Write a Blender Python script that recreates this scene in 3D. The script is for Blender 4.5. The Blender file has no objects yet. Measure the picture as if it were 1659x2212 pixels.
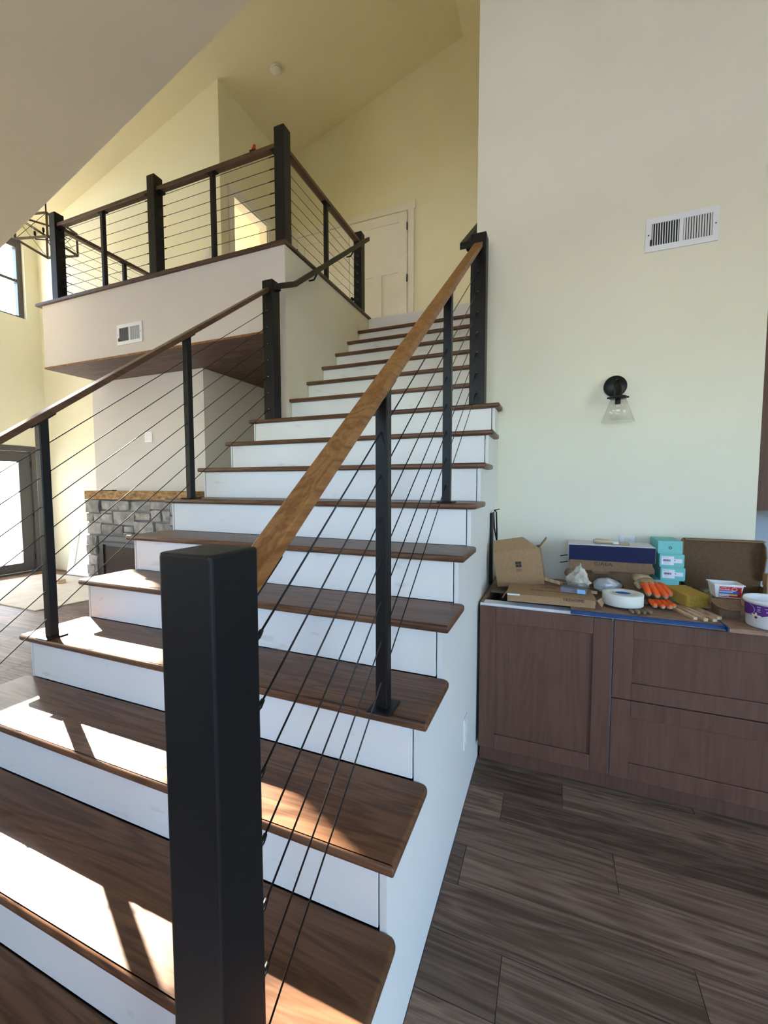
import bpy, bmesh, math, random
from mathutils import Vector, Matrix
from mathutils import noise as mnoise
random.seed(7)
S = bpy.context.scene
COL = S.collection

# ------------------------------------------------------------------ camera
cam = bpy.data.cameras.new('camera')
cam.sensor_fit = 'HORIZONTAL'; cam.sensor_width = 36.0
cam.lens = 903.47 / 1659 * 36.0
cam.clip_start = 0.02; cam.clip_end = 500
camo = bpy.data.objects.new('camera', cam); COL.objects.link(camo)
YAW, PITCH = 0.38218, -0.06397
fwd = Vector((-math.sin(YAW) * math.cos(PITCH), math.cos(YAW) * math.cos(PITCH), math.sin(PITCH)))
right = Vector((math.cos(YAW), math.sin(YAW), 0)); up = right.cross(fwd)
camo.matrix_world = Matrix(((right.x, up.x, -fwd.x, 0.30245), (right.y, up.y, -fwd.y, -0.55395),
                            (right.z, up.z, -fwd.z, 1.40921), (0, 0, 0, 1)))
S.camera = camo

# ------------------------------------------------------------------ sky, sun, exposure
AZ = math.radians(23.85); TANE = 0.53
sv = Vector((-math.cos(AZ), math.sin(AZ), TANE)).normalized()      # towards the sun
W = bpy.data.worlds.new('sky'); S.world = W; W.use_nodes = True
nt = W.node_tree; bg = nt.nodes['Background']
sky = nt.nodes.new('ShaderNodeTexSky'); sky.sky_type = 'NISHITA'; sky.sun_disc = False
sky.sun_elevation = math.asin(sv.z); sky.sun_rotation = math.atan2(sv.x, sv.y)
sky.air_density = 1.0; sky.dust_density = 0.7; sky.ozone_density = 1.0
tint = nt.nodes.new('ShaderNodeMix'); tint.data_type = 'RGBA'; tint.blend_type = 'MULTIPLY'; tint.inputs[0].default_value = 1.0
tint.inputs[7].default_value = (0.88, 0.955, 1.10, 1)        # daylight seen with the photograph's warm white balance
nt.links.new(sky.outputs[0], tint.inputs[6]); nt.links.new(tint.outputs[2], bg.inputs[0]); bg.inputs[1].default_value = 1.9
sl = bpy.data.lights.new('sun', 'SUN'); sl.energy = 50.0; sl.angle = math.radians(0.55); sl.color = (1.0, 0.86, 0.68)
so = bpy.data.objects.new('sun', sl); COL.objects.link(so)
so.rotation_euler = sv.to_track_quat('Z', 'Y').to_euler(); so.location = sv * 30
S.view_settings.view_transform = 'Standard'; S.view_settings.look = 'None'
S.view_settings.exposure = 0.36; S.view_settings.gamma = 1.0; S.view_settings.use_curve_mapping = False
S.cycles.max_bounces = 14; S.cycles.diffuse_bounces = 10; S.cycles.transparent_max_bounces = 12
S.cycles.sample_clamp_indirect = 8.0; S.cycles.caustics_reflective = False; S.cycles.caustics_refractive = False

# ------------------------------------------------------------------ materials
def mat(name, col, rough=0.5, metal=0.0, spec=0.5, **kw):
    m = bpy.data.materials.new(name); m.use_nodes = True
    b = m.node_tree.nodes['Principled BSDF']
    b.inputs['Base Color'].default_value = (*col, 1); b.inputs['Roughness'].default_value = rough
    b.inputs['Metallic'].default_value = metal; b.inputs['Specular IOR Level'].default_value = spec
    for k, v in kw.items(): b.inputs[k].default_value = v
    return m
def N(m, t): return m.node_tree.nodes.new(t)
def L(m, a, b): m.node_tree.links.new(a, b)
def bsdf(m): return m.node_tree.nodes['Principled BSDF']
def coords(m, scale, rnd=True, kind='Object'):
    tc = N(m, 'ShaderNodeTexCoord'); mp = N(m, 'ShaderNodeMapping'); mp.inputs['Scale'].default_value = scale
    L(m, tc.outputs[kind], mp.inputs['Vector'])
    if rnd:
        oi = N(m, 'ShaderNodeObjectInfo'); mu = N(m, 'ShaderNodeVectorMath'); mu.operation = 'SCALE'
        mu.inputs[0].default_value = (37.0, 91.0, 53.0); L(m, oi.outputs['Random'], mu.inputs['Scale'])
        L(m, mu.outputs[0], mp.inputs['Location'])
    return mp.outputs[0]
def noise(m, vec, scale, detail=6, rough=0.55, dist=0.0):
    n = N(m, 'ShaderNodeTexNoise'); n.inputs['Scale'].default_value = scale; n.inputs['Detail'].default_value = detail
    n.inputs['Roughness'].default_value = rough; n.inputs['Distortion'].default_value = dist
    L(m, vec, n.inputs['Vector']); return n.outputs['Fac']
def ramp(m, fac, stops):
    r = N(m, 'ShaderNodeValToRGB'); e = r.color_ramp.elements
    while len(e) < len(stops): e.new(0.5)
    for el, (p, c) in zip(e, stops): el.position = p; el.color = (*c, 1)
    L(m, fac, r.inputs[0]); return r.outputs[0]
def mix(m, a, b, fac, mode='MULTIPLY'):
    x = N(m, 'ShaderNodeMix'); x.data_type = 'RGBA'; x.blend_type = mode
    if isinstance(fac, float): x.inputs[0].default_value = fac
    else: L(m, fac, x.inputs[0])
    L(m, a, x.inputs[6])
    if isinstance(b, tuple): x.inputs[7].default_value = (*b, 1)
    else: L(m, b, x.inputs[7])
    return x.outputs[2]
def bump(m, fac, strength, dist=0.002):
    b = N(m, 'ShaderNodeBump'); b.inputs['Strength'].default_value = strength; b.inputs['Distance'].default_value = dist
    L(m, fac, b.inputs['Height']); L(m, b.outputs[0], bsdf(m).inputs['Normal'])

def wood(name, dark, mid, light, axis='X', rough=0.35, fine=1.0, rings=0.5, vary=0.0, bstr=0.12):
    """grain running along one local axis; the offset differs from piece to piece"""
    m = mat(name, mid, rough)
    s = {'X': (0.9, 9, 9), 'Y': (9, 0.9, 9), 'Z': (9, 9, 0.9)}[axis]
    s2 = tuple(v * (1 if v < 2 else 7) * fine for v in s)
    v1 = coords(m, s); v2 = coords(m, s2)
    big = noise(m, v1, 1.0, 3, 0.5, 1.2); fi = noise(m, v2, 2.0, 8, 0.65, 0.2)
    w = N(m, 'ShaderNodeMath'); w.operation = 'SINE'
    mm = N(m, 'ShaderNodeMath'); mm.operation = 'MULTIPLY'; mm.inputs[1].default_value = 42.0
    L(m, big, mm.inputs[0]); L(m, mm.outputs[0], w.inputs[0])
    ab = N(m, 'ShaderNodeMapRange'); ab.inputs[1].default_value = -1; ab.inputs[2].default_value = 1
    L(m, w.outputs[0], ab.inputs[0])
    c1 = ramp(m, fi, [(0.3, dark), (0.52, mid), (0.75, light)])
    c2 = ramp(m, ab.outputs[0], [(0.0, dark), (0.35, mid), (1.0, light)])
    c = mix(m, c1, c2, rings, 'MIX')
    if vary:
        oi = N(m, 'ShaderNodeObjectInfo')
        mr = N(m, 'ShaderNodeMapRange'); mr.inputs[3].default_value = 1 - vary; mr.inputs[4].default_value = 1 + vary
        L(m, oi.outputs['Random'], mr.inputs[0])
        hs = N(m, 'ShaderNodeHueSaturation'); L(m, mr.outputs[0], hs.inputs['Value']); L(m, c, hs.inputs['Color'])
        c = hs.outputs[0]
    L(m, c, bsdf(m).inputs['Base Color']); bump(m, fi, bstr, 0.001)
    return m
def paint(name, col, rough=0.6, tex=0.06, mott=0.03):
    m = mat(name, col, rough, spec=0.3)
    v = coords(m, (1, 1, 1), False)
    n1 = noise(m, v, 1.3, 3); n2 = noise(m, v, 260, 2)
    c = ramp(m, n1, [(0.3, tuple(x * (1 - mott) for x in col)), (0.7, tuple(min(1, x * (1 + mott)) for x in col))])
    L(m, c, bsdf(m).inputs['Base Color']); bump(m, n2, tex, 0.001); return m
def grainy(name, c0, c1, scale, rough=0.8, b=0.2, rnd=True, stretch=(1, 1, 1), lo=0.35, hi=0.65):
    m = mat(name, c0, rough, spec=0.3); v = coords(m, stretch, rnd); f = noise(m, v, scale, 6, 0.6)
    L(m, ramp(m, f, [(lo, c0), (hi, c1)]), bsdf(m).inputs['Base Color']); bump(m, f, b, 0.002); return m

M = {}
M['wall'] = paint('cream_wall_paint', (0.80, 0.77, 0.60))
M['wall_r'] = paint('pale_wall_paint', (0.74, 0.715, 0.59))
M['ceil'] = paint('ceiling_paint', (0.75, 0.69, 0.50), 0.8)
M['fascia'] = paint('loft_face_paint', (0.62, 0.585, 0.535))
M['side'] = paint('stair_side_paint', (0.72, 0.74, 0.74), 0.45)
M['white'] = paint('white_trim_paint', (0.78, 0.77, 0.74), 0.4, 0.02)
# risers: white board with faint filler dabs
m = mat('riser_white', (0.78, 0.78, 0.78), 0.45, spec=0.4)
v = coords(m, (3.2, 1, 11), True); f = noise(m, v, 1.6, 2)
f2 = noise(m, coords(m, (1, 1, 1), True), 2.5, 3)
c = ramp(m, f, [(0.66, (0.80, 0.80, 0.79)), (0.71, (0.70, 0.70, 0.69))]); c = mix(m, c, ramp(m, f2, [(0.3, (0.95, 0.95, 0.95)), (0.7, (1, 1, 1))]), 1.0)
L(m, c, bsdf(m).inputs['Base Color']); M['riser'] = m
M['tread'] = wood('stained_oak_tread', (0.058, 0.024, 0.012), (0.122, 0.056, 0.028), (0.195, 0.098, 0.052), 'X', 0.38, 1.0, 0.45, 0.10); bsdf(M['tread']).inputs['Specular IOR Level'].default_value = 0.3
M['rail'] = wood('oak_handrail', (0.125, 0.048, 0.014), (0.255, 0.11, 0.034), (0.36, 0.175, 0.060), 'Y', 0.42, 1.0, 0.4); bsdf(M['rail']).inputs['Specular IOR Level'].default_value = 0.25
M['rail_d'] = wood('dark_oak_handrail', (0.045, 0.020, 0.010), (0.090, 0.042, 0.020), (0.14, 0.072, 0.036), 'X', 0.4, 1.0, 0.4)
M['rail_dy'] = wood('dark_oak_handrail_side', (0.045, 0.020, 0.010), (0.090, 0.042, 0.020), (0.14, 0.072, 0.036), 'Y', 0.36, 1.0, 0.4)
M['cap'] = wood('dark_oak_cap', (0.028, 0.011, 0.006), (0.060, 0.026, 0.013), (0.09, 0.042, 0.022), 'X', 0.4)
M['soffit'] = wood('soffit_board', (0.045, 0.022, 0.015), (0.095, 0.050, 0.034), (0.15, 0.088, 0.062), 'X', 0.55, 1.0, 0.3, 0.30)
M['floor'] = wood('grey_brown_plank', (0.065, 0.038, 0.026), (0.160, 0.102, 0.073), (0.32, 0.222, 0.168), 'X', 0.58, 0.6, 0.30, 0.30, 0.18); bsdf(M['floor']).inputs['Specular IOR Level'].default_value = 0.3
M['cab'] = wood('espresso_birch', (0.092, 0.043, 0.029), (0.117, 0.059, 0.041), (0.145, 0.077, 0.055), 'Z', 0.48, 0.35, 0.30, 0.05, 0.03); bsdf(M['cab']).inputs['Specular IOR Level'].default_value = 0.3
M['shim'] = wood('raw_pine', (0.42, 0.27, 0.15), (0.58, 0.41, 0.25), (0.68, 0.52, 0.35), 'Y', 0.7)
M['handle'] = wood('dirty_wood_handle', (0.30, 0.23, 0.14), (0.48, 0.38, 0.26), (0.58, 0.48, 0.34), 'X', 0.6)
M['black'] = mat('black_steel', (0.007, 0.007, 0.008), 0.45, 0.0, 0.30)
bump(M['black'], noise(M['black'], coords(M['black'], (1, 1, 1), False), 500, 2), 0.08, 0.0005)
M['cable'] = mat('black_wire_rope', (0.02, 0.02, 0.02), 0.35, 0.7)
M['chrome'] = mat('polished_stud', (0.25, 0.25, 0.25), 0.2, 1.0)
M['kraft'] = grainy('kraft_cardboard', (0.30, 0.185, 0.095), (0.35, 0.22, 0.118), 90, 0.85, 0.1)
M['kraft_d'] = grainy('brown_cardboard', (0.21, 0.125, 0.068), (0.25, 0.155, 0.088), 90, 0.85, 0.1)
M['kraft_shaded'] = grainy('shaded_cardboard', (0.115, 0.066, 0.034), (0.145, 0.085, 0.046), 90, 0.9, 0.1)  # cardboard of the raised lid with its shade put into the colour
M['plastic_w'] = mat('white_plastic', (0.78, 0.79, 0.80), 0.35)
M['vent_w'] = mat('white_enamel', (0.74, 0.76, 0.80), 0.35)
M['dark'] = mat('dark_void', (0.015, 0.013, 0.012), 0.8)
M['ink'] = mat('black_ink', (0.02, 0.018, 0.016), 0.7)
M['navy'] = mat('navy_card', (0.005, 0.008, 0.055), 0.5, spec=0.25)
M['card_w'] = grainy('white_card', (0.62, 0.63, 0.66), (0.70, 0.70, 0.72), 40, 0.6, 0.05)
M['teal'] = grainy('mint_card', (0.17, 0.50, 0.49), (0.19, 0.54, 0.53), 30, 0.6, 0.03)
M['label'] = mat('paper_label', (0.72, 0.74, 0.82), 0.6)
M['orange'] = grainy('orange_rubber', (0.85, 0.10, 0.015), (0.80, 0.14, 0.03), 60, 0.6, 0.3)
M['tan'] = grainy('tan_glove_leather', (0.30, 0.22, 0.13), (0.46, 0.36, 0.23), 40, 0.85, 0.3)
M['olive'] = grainy('olive_glove_leather', (0.17, 0.13, 0.075), (0.26, 0.20, 0.12), 60, 0.85, 0.3)
M['soiled'] = grainy('soiled_glove_fabric', (0.07, 0.05, 0.035), (0.20, 0.15, 0.10), 50, 0.9, 0.3)
M['sponge'] = grainy('yellow_sponge', (0.42, 0.27, 0.05), (0.55, 0.37, 0.075), 120, 0.95, 0.6)
M['tape'] = grainy('white_mesh_tape', (0.66, 0.68, 0.62), (0.74, 0.76, 0.71), 300, 0.8, 0.2)
M['blue'] = mat('blue_print', (0.03, 0.12, 0.42), 0.5)
M['bluedge'] = grainy('blue_board_edge', (0.015, 0.045, 0.16), (0.03, 0.08, 0.24), 30, 0.6, 0.1, stretch=(1, 1, 8))
M['ply'] = grainy('brown_fibreboard', (0.20, 0.12, 0.075), (0.33, 0.215, 0.145), 14, 0.9, 0.3, stretch=(1, 6, 6))
M['osb'] = grainy('strand_board', (0.20, 0.095, 0.03), (0.52, 0.31, 0.13), 26, 0.8, 0.3, stretch=(0.7, 1, 1.6))
M['rag'] = grainy('soiled_white_cloth', (0.42, 0.38, 0.31), (0.68, 0.64, 0.56), 22, 0.95, 0.4)
M['powder'] = grainy('bagged_white_powder', (0.55, 0.55, 0.54), (0.72, 0.72, 0.70), 30, 0.35, 0.4)
M['greypack'] = grainy('grey_wrapped_pack', (0.13, 0.13, 0.15), (0.22, 0.21, 0.23), 25, 0.3, 0.3)
M['red'] = mat('red_plastic', (0.60, 0.02, 0.02), 0.4)
M['redlab'] = mat('red_print', (0.50, 0.02, 0.04), 0.45)
M['yellow'] = mat('yellow_print', (0.75, 0.60, 0.08), 0.5)
M['sky_blue'] = mat('light_blue_print', (0.25, 0.50, 0.85), 0.5)
M['purple'] = mat('purple_print', (0.09, 0.01, 0.17), 0.45)
M['lilac'] = mat('lilac_print', (0.40, 0.36, 0.72), 0.6)
M['cream_p'] = mat('cream_petal_print', (0.78, 0.72, 0.50), 0.6)
M['tub'] = mat('clear_frosted_tub', (0.70, 0.71, 0.72), 0.35)
M['stone'] = grainy('grey_limestone', (0.24, 0.225, 0.205), (0.46, 0.43, 0.395), 9, 0.9, 0.6)
_s = M['stone']; _oi = N(_s, 'ShaderNodeObjectInfo'); _hs = N(_s, 'ShaderNodeHueSaturation'); _mr = N(_s, 'ShaderNodeMapRange')
_mr.inputs[3].default_value = 0.72; _mr.inputs[4].default_value = 1.25
L(_s, _oi.outputs['Random'], _mr.inputs[0]); L(_s, _mr.outputs[0], _hs.inputs['Value'])
_lk = bsdf(_s).inputs['Base Color'].links[0]; _src = _lk.from_socket; _s.node_tree.links.remove(_lk)
L(_s, _src, _hs.inputs['Color']); L(_s, _hs.outputs[0], bsdf(_s).inputs['Base Color'])
M['mortar'] = grainy('grey_mortar', (0.22, 0.21, 0.20), (0.30, 0.29, 0.275), 60, 0.95, 0.4, False)
M['firebox'] = mat('firebox_metal', (0.035, 0.028, 0.03), 0.35)
M['fireglass'] = mat('firebox_glass', (0.06, 0.045, 0.045), 0.12)
M['doorgrey'] = mat('dark_grey_door', (0.075, 0.07, 0.075), 0.45)
M['concrete'] = grainy('pale_concrete', (0.62, 0.61, 0.60), (0.70, 0.69, 0.67), 3, 0.9, 0.1, False)
M['sheet'] = grainy('pale_protection_sheet', (0.56, 0.53, 0.48), (0.64, 0.61, 0.56), 6, 0.8, 0.1, False)
M['lantern'] = wood('lantern_wood', (0.05, 0.028, 0.016), (0.095, 0.06, 0.036), (0.15, 0.10, 0.065), 'X', 0.5)
M['kwall'] = paint('blue_grey_paint', (0.36, 0.45, 0.58))
def glass(name, tint=(1, 1, 1), r=0.0, sheer=0.92, spec=0.06):
    m = bpy.data.materials.new(name); m.use_nodes = True; t = m.node_tree; t.nodes.remove(bsdf(m))
    o = t.nodes['Material Output']; tr = N(m, 'ShaderNodeBsdfTransparent'); gl = N(m, 'ShaderNodeBsdfGlossy')
    tr.inputs[0].default_value = (*tint, 1); gl.inputs['Roughness'].default_value = r
    mx = N(m, 'ShaderNodeMixShader'); lw = N(m, 'ShaderNodeLayerWeight'); lw.inputs[0].default_value = 0.5; pw = N(m, 'ShaderNodeMath'); pw.operation = 'POWER'; pw.inputs[1].default_value = 4.0
    ma = N(m, 'ShaderNodeMath'); ma.operation = 'MULTIPLY_ADD'; ma.inputs[1].default_value = 0.55; ma.inputs[2].default_value = 0.035
    L(m, lw.outputs['Facing'], pw.inputs[0]); L(m, pw.outputs[0], ma.inputs[0]); L(m, ma.outputs[0], mx.inputs[0]); L(m, tr.outputs[0], mx.inputs[1]); L(m, gl.outputs[0], mx.inputs[2])
    L(m, mx.outputs[0], o.inputs[0]); return m
M['glass'] = glass('window_glass')
M['shade'] = glass('clear_shade_glass', (0.975, 0.975, 0.97), 0.02)
M['film'] = glass('clear_plastic_film', (0.80, 0.82, 0.84), 0.15)

# ------------------------------------------------------------------ mesh helpers
def B(): return bmesh.new()
def box(bm, x0, x1, y0, y1, z0, z1, bev=0.0, seg=2, mtx=None):
    t = bmesh.new(); bmesh.ops.create_cube(t, size=1.0)
    for v in t.verts: v.co = Vector(((x0 + x1) / 2 + v.co.x * (x1 - x0), (y0 + y1) / 2 + v.co.y * (y1 - y0), (z0 + z1) / 2 + v.co.z * (z1 - z0)))
    if bev: bmesh.ops.bevel(t, geom=list(t.edges), offset=bev, segments=seg, affect='EDGES', profile=0.5)
    if mtx: bmesh.ops.transform(t, matrix=mtx, verts=t.verts)
    add(bm, t); return bm
def add(bm, t):
    me = bpy.data.meshes.new('t'); t.to_mesh(me); t.free(); bm.from_mesh(me); bpy.data.meshes.remove(me)
def prism(bm, pts, axis, a, b, bev=0.0, seg=2):
    """polygon pts in the plane normal to axis, extruded from a to b. X:(y,z) Y:(x,z) Z:(x,y)"""
    f = {'X': lambda p, w: (w, p[0], p[1]), 'Y': lambda p, w: (p[0], w, p[1]), 'Z': lambda p, w: (p[0], p[1], w)}[axis]
    t = bmesh.new(); lo = [t.verts.new(f(p, a)) for p in pts]; hi = [t.verts.new(f(p, b)) for p in pts]
    t.faces.new(lo); t.faces.new(hi[::-1]); n = len(pts)
    for i in range(n): t.faces.new((lo[i], hi[i], hi[(i + 1) % n], lo[(i + 1) % n]))
    bmesh.ops.recalc_face_normals(t, faces=t.faces)
    if bev: bmesh.ops.bevel(t, geom=list(t.edges), offset=bev, segments=seg, affect='EDGES', profile=0.5)
    add(bm, t); return bm
def loft(bm, pts, rad, seg=10, flat=None, smooth=True, upv=None):
    """tube through pts with a radius per point; flat=(a,b) squashes the section along up / side"""
    pts = [Vector(p) for p in pts]; n = len(pts)
    if not isinstance(rad, (list, tuple)): rad = [rad] * n
    t = bmesh.new(); rings = []
    for i, p in enumerate(pts):
        d = (pts[min(i + 1, n - 1)] - pts[max(i - 1, 0)]).normalized()
        u = Vector(upv) if upv else (Vector((0, 0, 1)) if abs(d.z) < 0.95 else Vector((0, 1, 0)))
        s = d.cross(u).normalized(); u2 = s.cross(d)
        fa, fb = flat or (1, 1)
        rings.append([t.verts.new(p + s * math.cos(2 * math.pi * k / seg) * rad[i] * fb + u2 * math.sin(2 * math.pi * k / seg) * rad[i] * fa) for k in range(seg)])
    for i in range(n - 1):
        for k in range(seg):
            fc = t.faces.new((rings[i][k], rings[i][(k + 1) % seg], rings[i + 1][(k + 1) % seg], rings[i + 1][k])); fc.smooth = smooth
    t.faces.new(rings[0]); t.faces.new(rings[-1])
    bmesh.ops.recalc_face_normals(t, faces=t.faces); add(bm, t); return bm
def lathe(bm, prof, c, seg=32, axis='Z', closed=False):
    """prof (r,h) turned about an axis through c"""
    c = Vector(c); t = bmesh.new(); rings = []
    for r, h in prof:
        ring = []
        for k in range(seg):
            a = 2 * math.pi * k / seg; x, y = r * math.cos(a), r * math.sin(a)
            ring.append(t.verts.new(c + (Vector((x, y, h)) if axis == 'Z' else Vector((x, h, y)))))
        rings.append(ring)
    for i in range(len(rings) - (0 if closed else 1)):
        a, b = rings[i], rings[(i + 1) % len(rings)]
        for k in range(seg):
            f = t.faces.new((a[k], a[(k + 1) % seg], b[(k + 1) % seg], b[k])); f.smooth = True
    bmesh.ops.remove_doubles(t, verts=t.verts, dist=1e-6)
    bmesh.ops.recalc_face_normals(t, faces=t.faces); add(bm, t); return bm
def lump(bm, c, size, sub=3, amp=0.25, freq=2.0, seed=0, floor=None):
    t = bmesh.new(); bmesh.ops.create_icosphere(t, subdivisions=sub, radius=1.0)
    for v in t.verts:
        n = v.co.normalized(); k = 1 + amp * mnoise.noise(n * freq + Vector((seed * 3.1, seed * 1.7, seed))) + amp * 0.5 * mnoise.noise(n * freq * 2.7 + Vector((seed, 5, 1)))
        v.co = Vector((c[0] + n.x * size[0] * k, c[1] + n.y * size[1] * k, c[2] + n.z * size[2] * k))
        if floor is not None: v.co.z = max(v.co.z, floor)
    for f in t.faces: f.smooth = True
    add(bm, t); return bm
def obj(name, bm, m, parent=None):
    me = bpy.data.meshes.new(name); bm.to_mesh(me); bm.free(); me.materials.append(m)
    o = bpy.data.objects.new(name, me); COL.objects.link(o)
    if parent: attach(o, parent)
    return o
def attach(o, p):
    o.parent = p; o.matrix_parent_inverse = Matrix.Translation(-wloc(p))
WL = {}
def wloc(p): return WL.get(p.name, Vector((0, 0, 0)))
def thing(name, label, cat, loc, group=None):
    o = bpy.data.objects.new(name, None); o.empty_display_size = 0.1; COL.objects.link(o); o.location = loc
    WL[o.name] = Vector(loc); return tag(o, label, cat, group)
def tag(o, label, cat, group=None):
    o['label'] = label; o['category'] = cat
    if group: o['group'] = group
    return o
def struct(name, bm, m, parent=None):
    o = obj(name, bm, m, parent)
    if not parent: o['kind'] = 'structure'
    return o
def sgroup(name, loc=(0, 0, 0)):
    o = bpy.data.objects.new(name, None); o.empty_display_size = 0.1; COL.objects.link(o); o.location = loc
    WL[o.name] = Vector(loc); o['kind'] = 'structure'; return o
def text(body, size, mtx, m, parent, name='lettering', ext=0.0002, font=None, sx=1.0):
    cu = bpy.data.curves.new('txt', 'FONT'); cu.body = body; cu.size = size; cu.extrude = ext
    cu.align_x = 'CENTER'; cu.align_y = 'CENTER'; cu.resolution_u = 3
    to = bpy.data.objects.new('txt', cu); COL.objects.link(to)
    dg = bpy.context.evaluated_depsgraph_get(); dg.update()
    me = bpy.data.meshes.new_from_object(to.evaluated_get(dg)); bpy.data.objects.remove(to); bpy.data.curves.remove(cu)
    me.transform(mtx @ Matrix.Diagonal((sx, 1, 1, 1))); me.name = name; me.materials.clear(); me.materials.append(m)
    o = bpy.data.objects.new(name, me); COL.objects.link(o); attach(o, parent); return o
def facing(x, y, z, ry=0.0, rz=0.0):
    """text matrix: letters upright on a face looking towards -Y"""
    return Matrix.Translation((x, y, z)) @ Matrix.Rotation(rz, 4, 'Z') @ Matrix.Rotation(ry, 4, 'Y') @ Matrix.Rotation(math.pi / 2, 4, 'X')
RX = lambda a, c: Matrix.Translation(c) @ Matrix.Rotation(a, 4, 'X') @ Matrix.Translation(-Vector(c))
RY = lambda a, c: Matrix.Translation(c) @ Matrix.Rotation(a, 4, 'Y') @ Matrix.Translation(-Vector(c))
RZ = lambda a, c: Matrix.Translation(c) @ Matrix.Rotation(a, 4, 'Z') @ Matrix.Translation(-Vector(c))

# ------------------------------------------------------------------ measures
R_, G_ = 0.19, 0.2538                 # rise, going
nose = lambda n: (n - 2) * G_         # y of the nosing of tread n (tread 1 is the first above the floor)
top = lambda n: n * R_
XW = -7.5                             # left wall
YB = 3.85                             # back wall
YR = 2.216                            # wall on the right of the stairs
LZ = 3.23                             # loft floor
ZR = lambda x: 7.30 - 0.285 * abs(x + 0.93)   # gable ceiling

# ================================================================== SETTING
# floor: slab with planks laid along X
fl = sgroup('floor')
b = B(); box(b, XW - 0.2, 4.2, -4.0, 6.0, -0.20, -0.006); obj('subfloor', b, M['mortar'], fl)
PW = 0.172
def planks(x0, x1, y0, y1, ph):
    r = 0; y = 1.35 + PW * math.floor((y0 - 1.35) / PW)
    while y < y1:
        k = round((y - 1.35) / PW); off = ((k * 0.43 + ph) % 1.0) * 1.22
        if abs(k + 1) < 0.5: off = 0.131 + 1.22      # joint beside the stair seen in the photo
        x = x0 - 1.22 + ((off - x0) % 1.22)
        while x < x1:
            a, c = max(x, x0), min(x + 1.22, x1)
            if c - a > 0.02:
                bm = B(); box(bm, a + 0.0012, c - 0.0012, max(y, y0) + 0.0012, min(y + PW, y1) - 0.0012, -0.006, 0.0, 0.0)
                obj('plank', bm, M['floor'], fl)
            x += 1.22
        y += PW
planks(-0.027, 2.6, -0.75, 1.60, 0.31)
planks(XW, -1.815, -0.45, YB, 0.07)
b = B(); box(b, XW, 4.2, -4.0, -0.76, -0.006, 0.0); box(b, 2.6, 4.2, -0.75, 6.0, -0.006, 0.0)
o = obj('plank_field', b, M['floor'], fl); o['kind'] = 'stuff'

# left wall with its openings: glass door, upper window (and unseen openings added out of frame to bring in light)
def wall_x(name, x0, x1, y0, y1, z0, z1, holes, m):
    """wall slab normal to X with rectangular holes (ya,yb,za,zb)"""
    ys = sorted({y0, y1, *[h[0] for h in holes], *[h[1] for h in holes]}); zs = sorted({z0, z1, *[h[2] for h in holes], *[h[3] for h in holes]})
    bm = B()
    for i in range(len(ys) - 1):
        for j in range(len(zs) - 1):
            cy, cz = (ys[i] + ys[i + 1]) / 2, (zs[j] + zs[j + 1]) / 2
            if any(h[0] < cy < h[1] and h[2] < cz < h[3] for h in holes): continue
            box(bm, x0, x1, ys[i], ys[i + 1], zs[j], zs[j + 1])
    bmesh.ops.remove_doubles(bm, verts=bm.verts, dist=1e-5)
    return struct(name, bm, m)
DOOR = (1.75, 3.70, 0.0, 2.03); WIN = (2.62, 3.66, 4.03, 5.24)
wall_x('wall_left', XW - 0.16, XW, -4.0, YB + 0.16, 0, 5.60, [DOOR, WIN, (0.2, 1.25, 4.03, 5.24), (-2.2, -1.15, 4.03, 5.24), (-0.9, 0.9, 0.5, 2.3)], M['wall'])
b = B(); prism(b, [(XW - 0.16, 0), (-3.72, 0), (-3.72, ZR(-3.72) + 0.05), (XW - 0.16, ZR(XW - 0.16) + 0.05)], 'Y', YB, YB + 0.14); struct('wall_back', b, M['wall'])
# loft inner wall with the doorway to the bedroom
wall_x('wall_loft_inner', -3.86, -3.72, YB + 0.14, 5.298, LZ, 6.56, [(4.09, 4.80, LZ, 5.25)], M['wall'])
b = B(); box(b, -3.86, 2.6, 5.30, 5.44, 0, 7.9); struct('wall_far', b, M['wall'])
# wall on the right with the sconce, and the wall that runs up beside the upper flight
b = B(); box(b, -0.178, 1.302, YR, YR + 0.13, 0, 8.0); struct('wall_right', b, M['wall_r'])
b = B(); box(b, -0.178, -0.05, YR + 0.13, 5.30, 0, 8.0); struct('wall_stair_right', b, M['wall'])
# wall under the loft on the left of the upper flight
b = B(); box(b, -1.78, -1.65, 2.2605, 5.30, 0, 3.255); struct('wall_stair_left', b, M['wall'])
# chimney breast
b = B(); box(b, -4.785, -3.07, 2.83, YB, 0, 2.65); box(b, -3.6, -3.07, YB, 5.3, 0, 2.65); struct('wall_chimney', b, M['fascia'])
# ceilings
b = B(); t = 0.25
prism(b, [(XW - 0.16, ZR(XW - 0.16)), (-0.93, 7.30), (4.2, ZR(4.2)), (4.2, ZR(4.2) + t), (-0.93, 7.30 + t), (XW - 0.16, ZR(XW - 0.16) + t)], 'Y', 1.30, 5.6)
struct('ceiling', b, M['ceil'])
b = B(); zA = lambda x: 4.548 + 0.335 * x        # lower sloping ceiling over the kitchen side
prism(b, [(-5.45, zA(-5.45)), (4.2, zA(4.2)), (4.2, zA(4.2) + 0.3), (-5.45, zA(-5.45) + 0.3)], 'Y', -4.0, 1.5)
struct('ceiling_kitchen', b, paint('warm_lit_ceiling_paint', (0.80, 0.70, 0.50), 0.8))  # same paint as the loft ceiling, warm light put into its colour
b = B(); prism(b, [(-5.45, zA(-5.45) + 0.3), (4.2, zA(4.2) + 0.3), (4.2, ZR(4.2)), (-0.93, 7.30), (-5.45, ZR(-5.45))], 'Y', 1.38, 1.5); struct('wall_over_kitchen', b, M['wall'])
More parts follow.
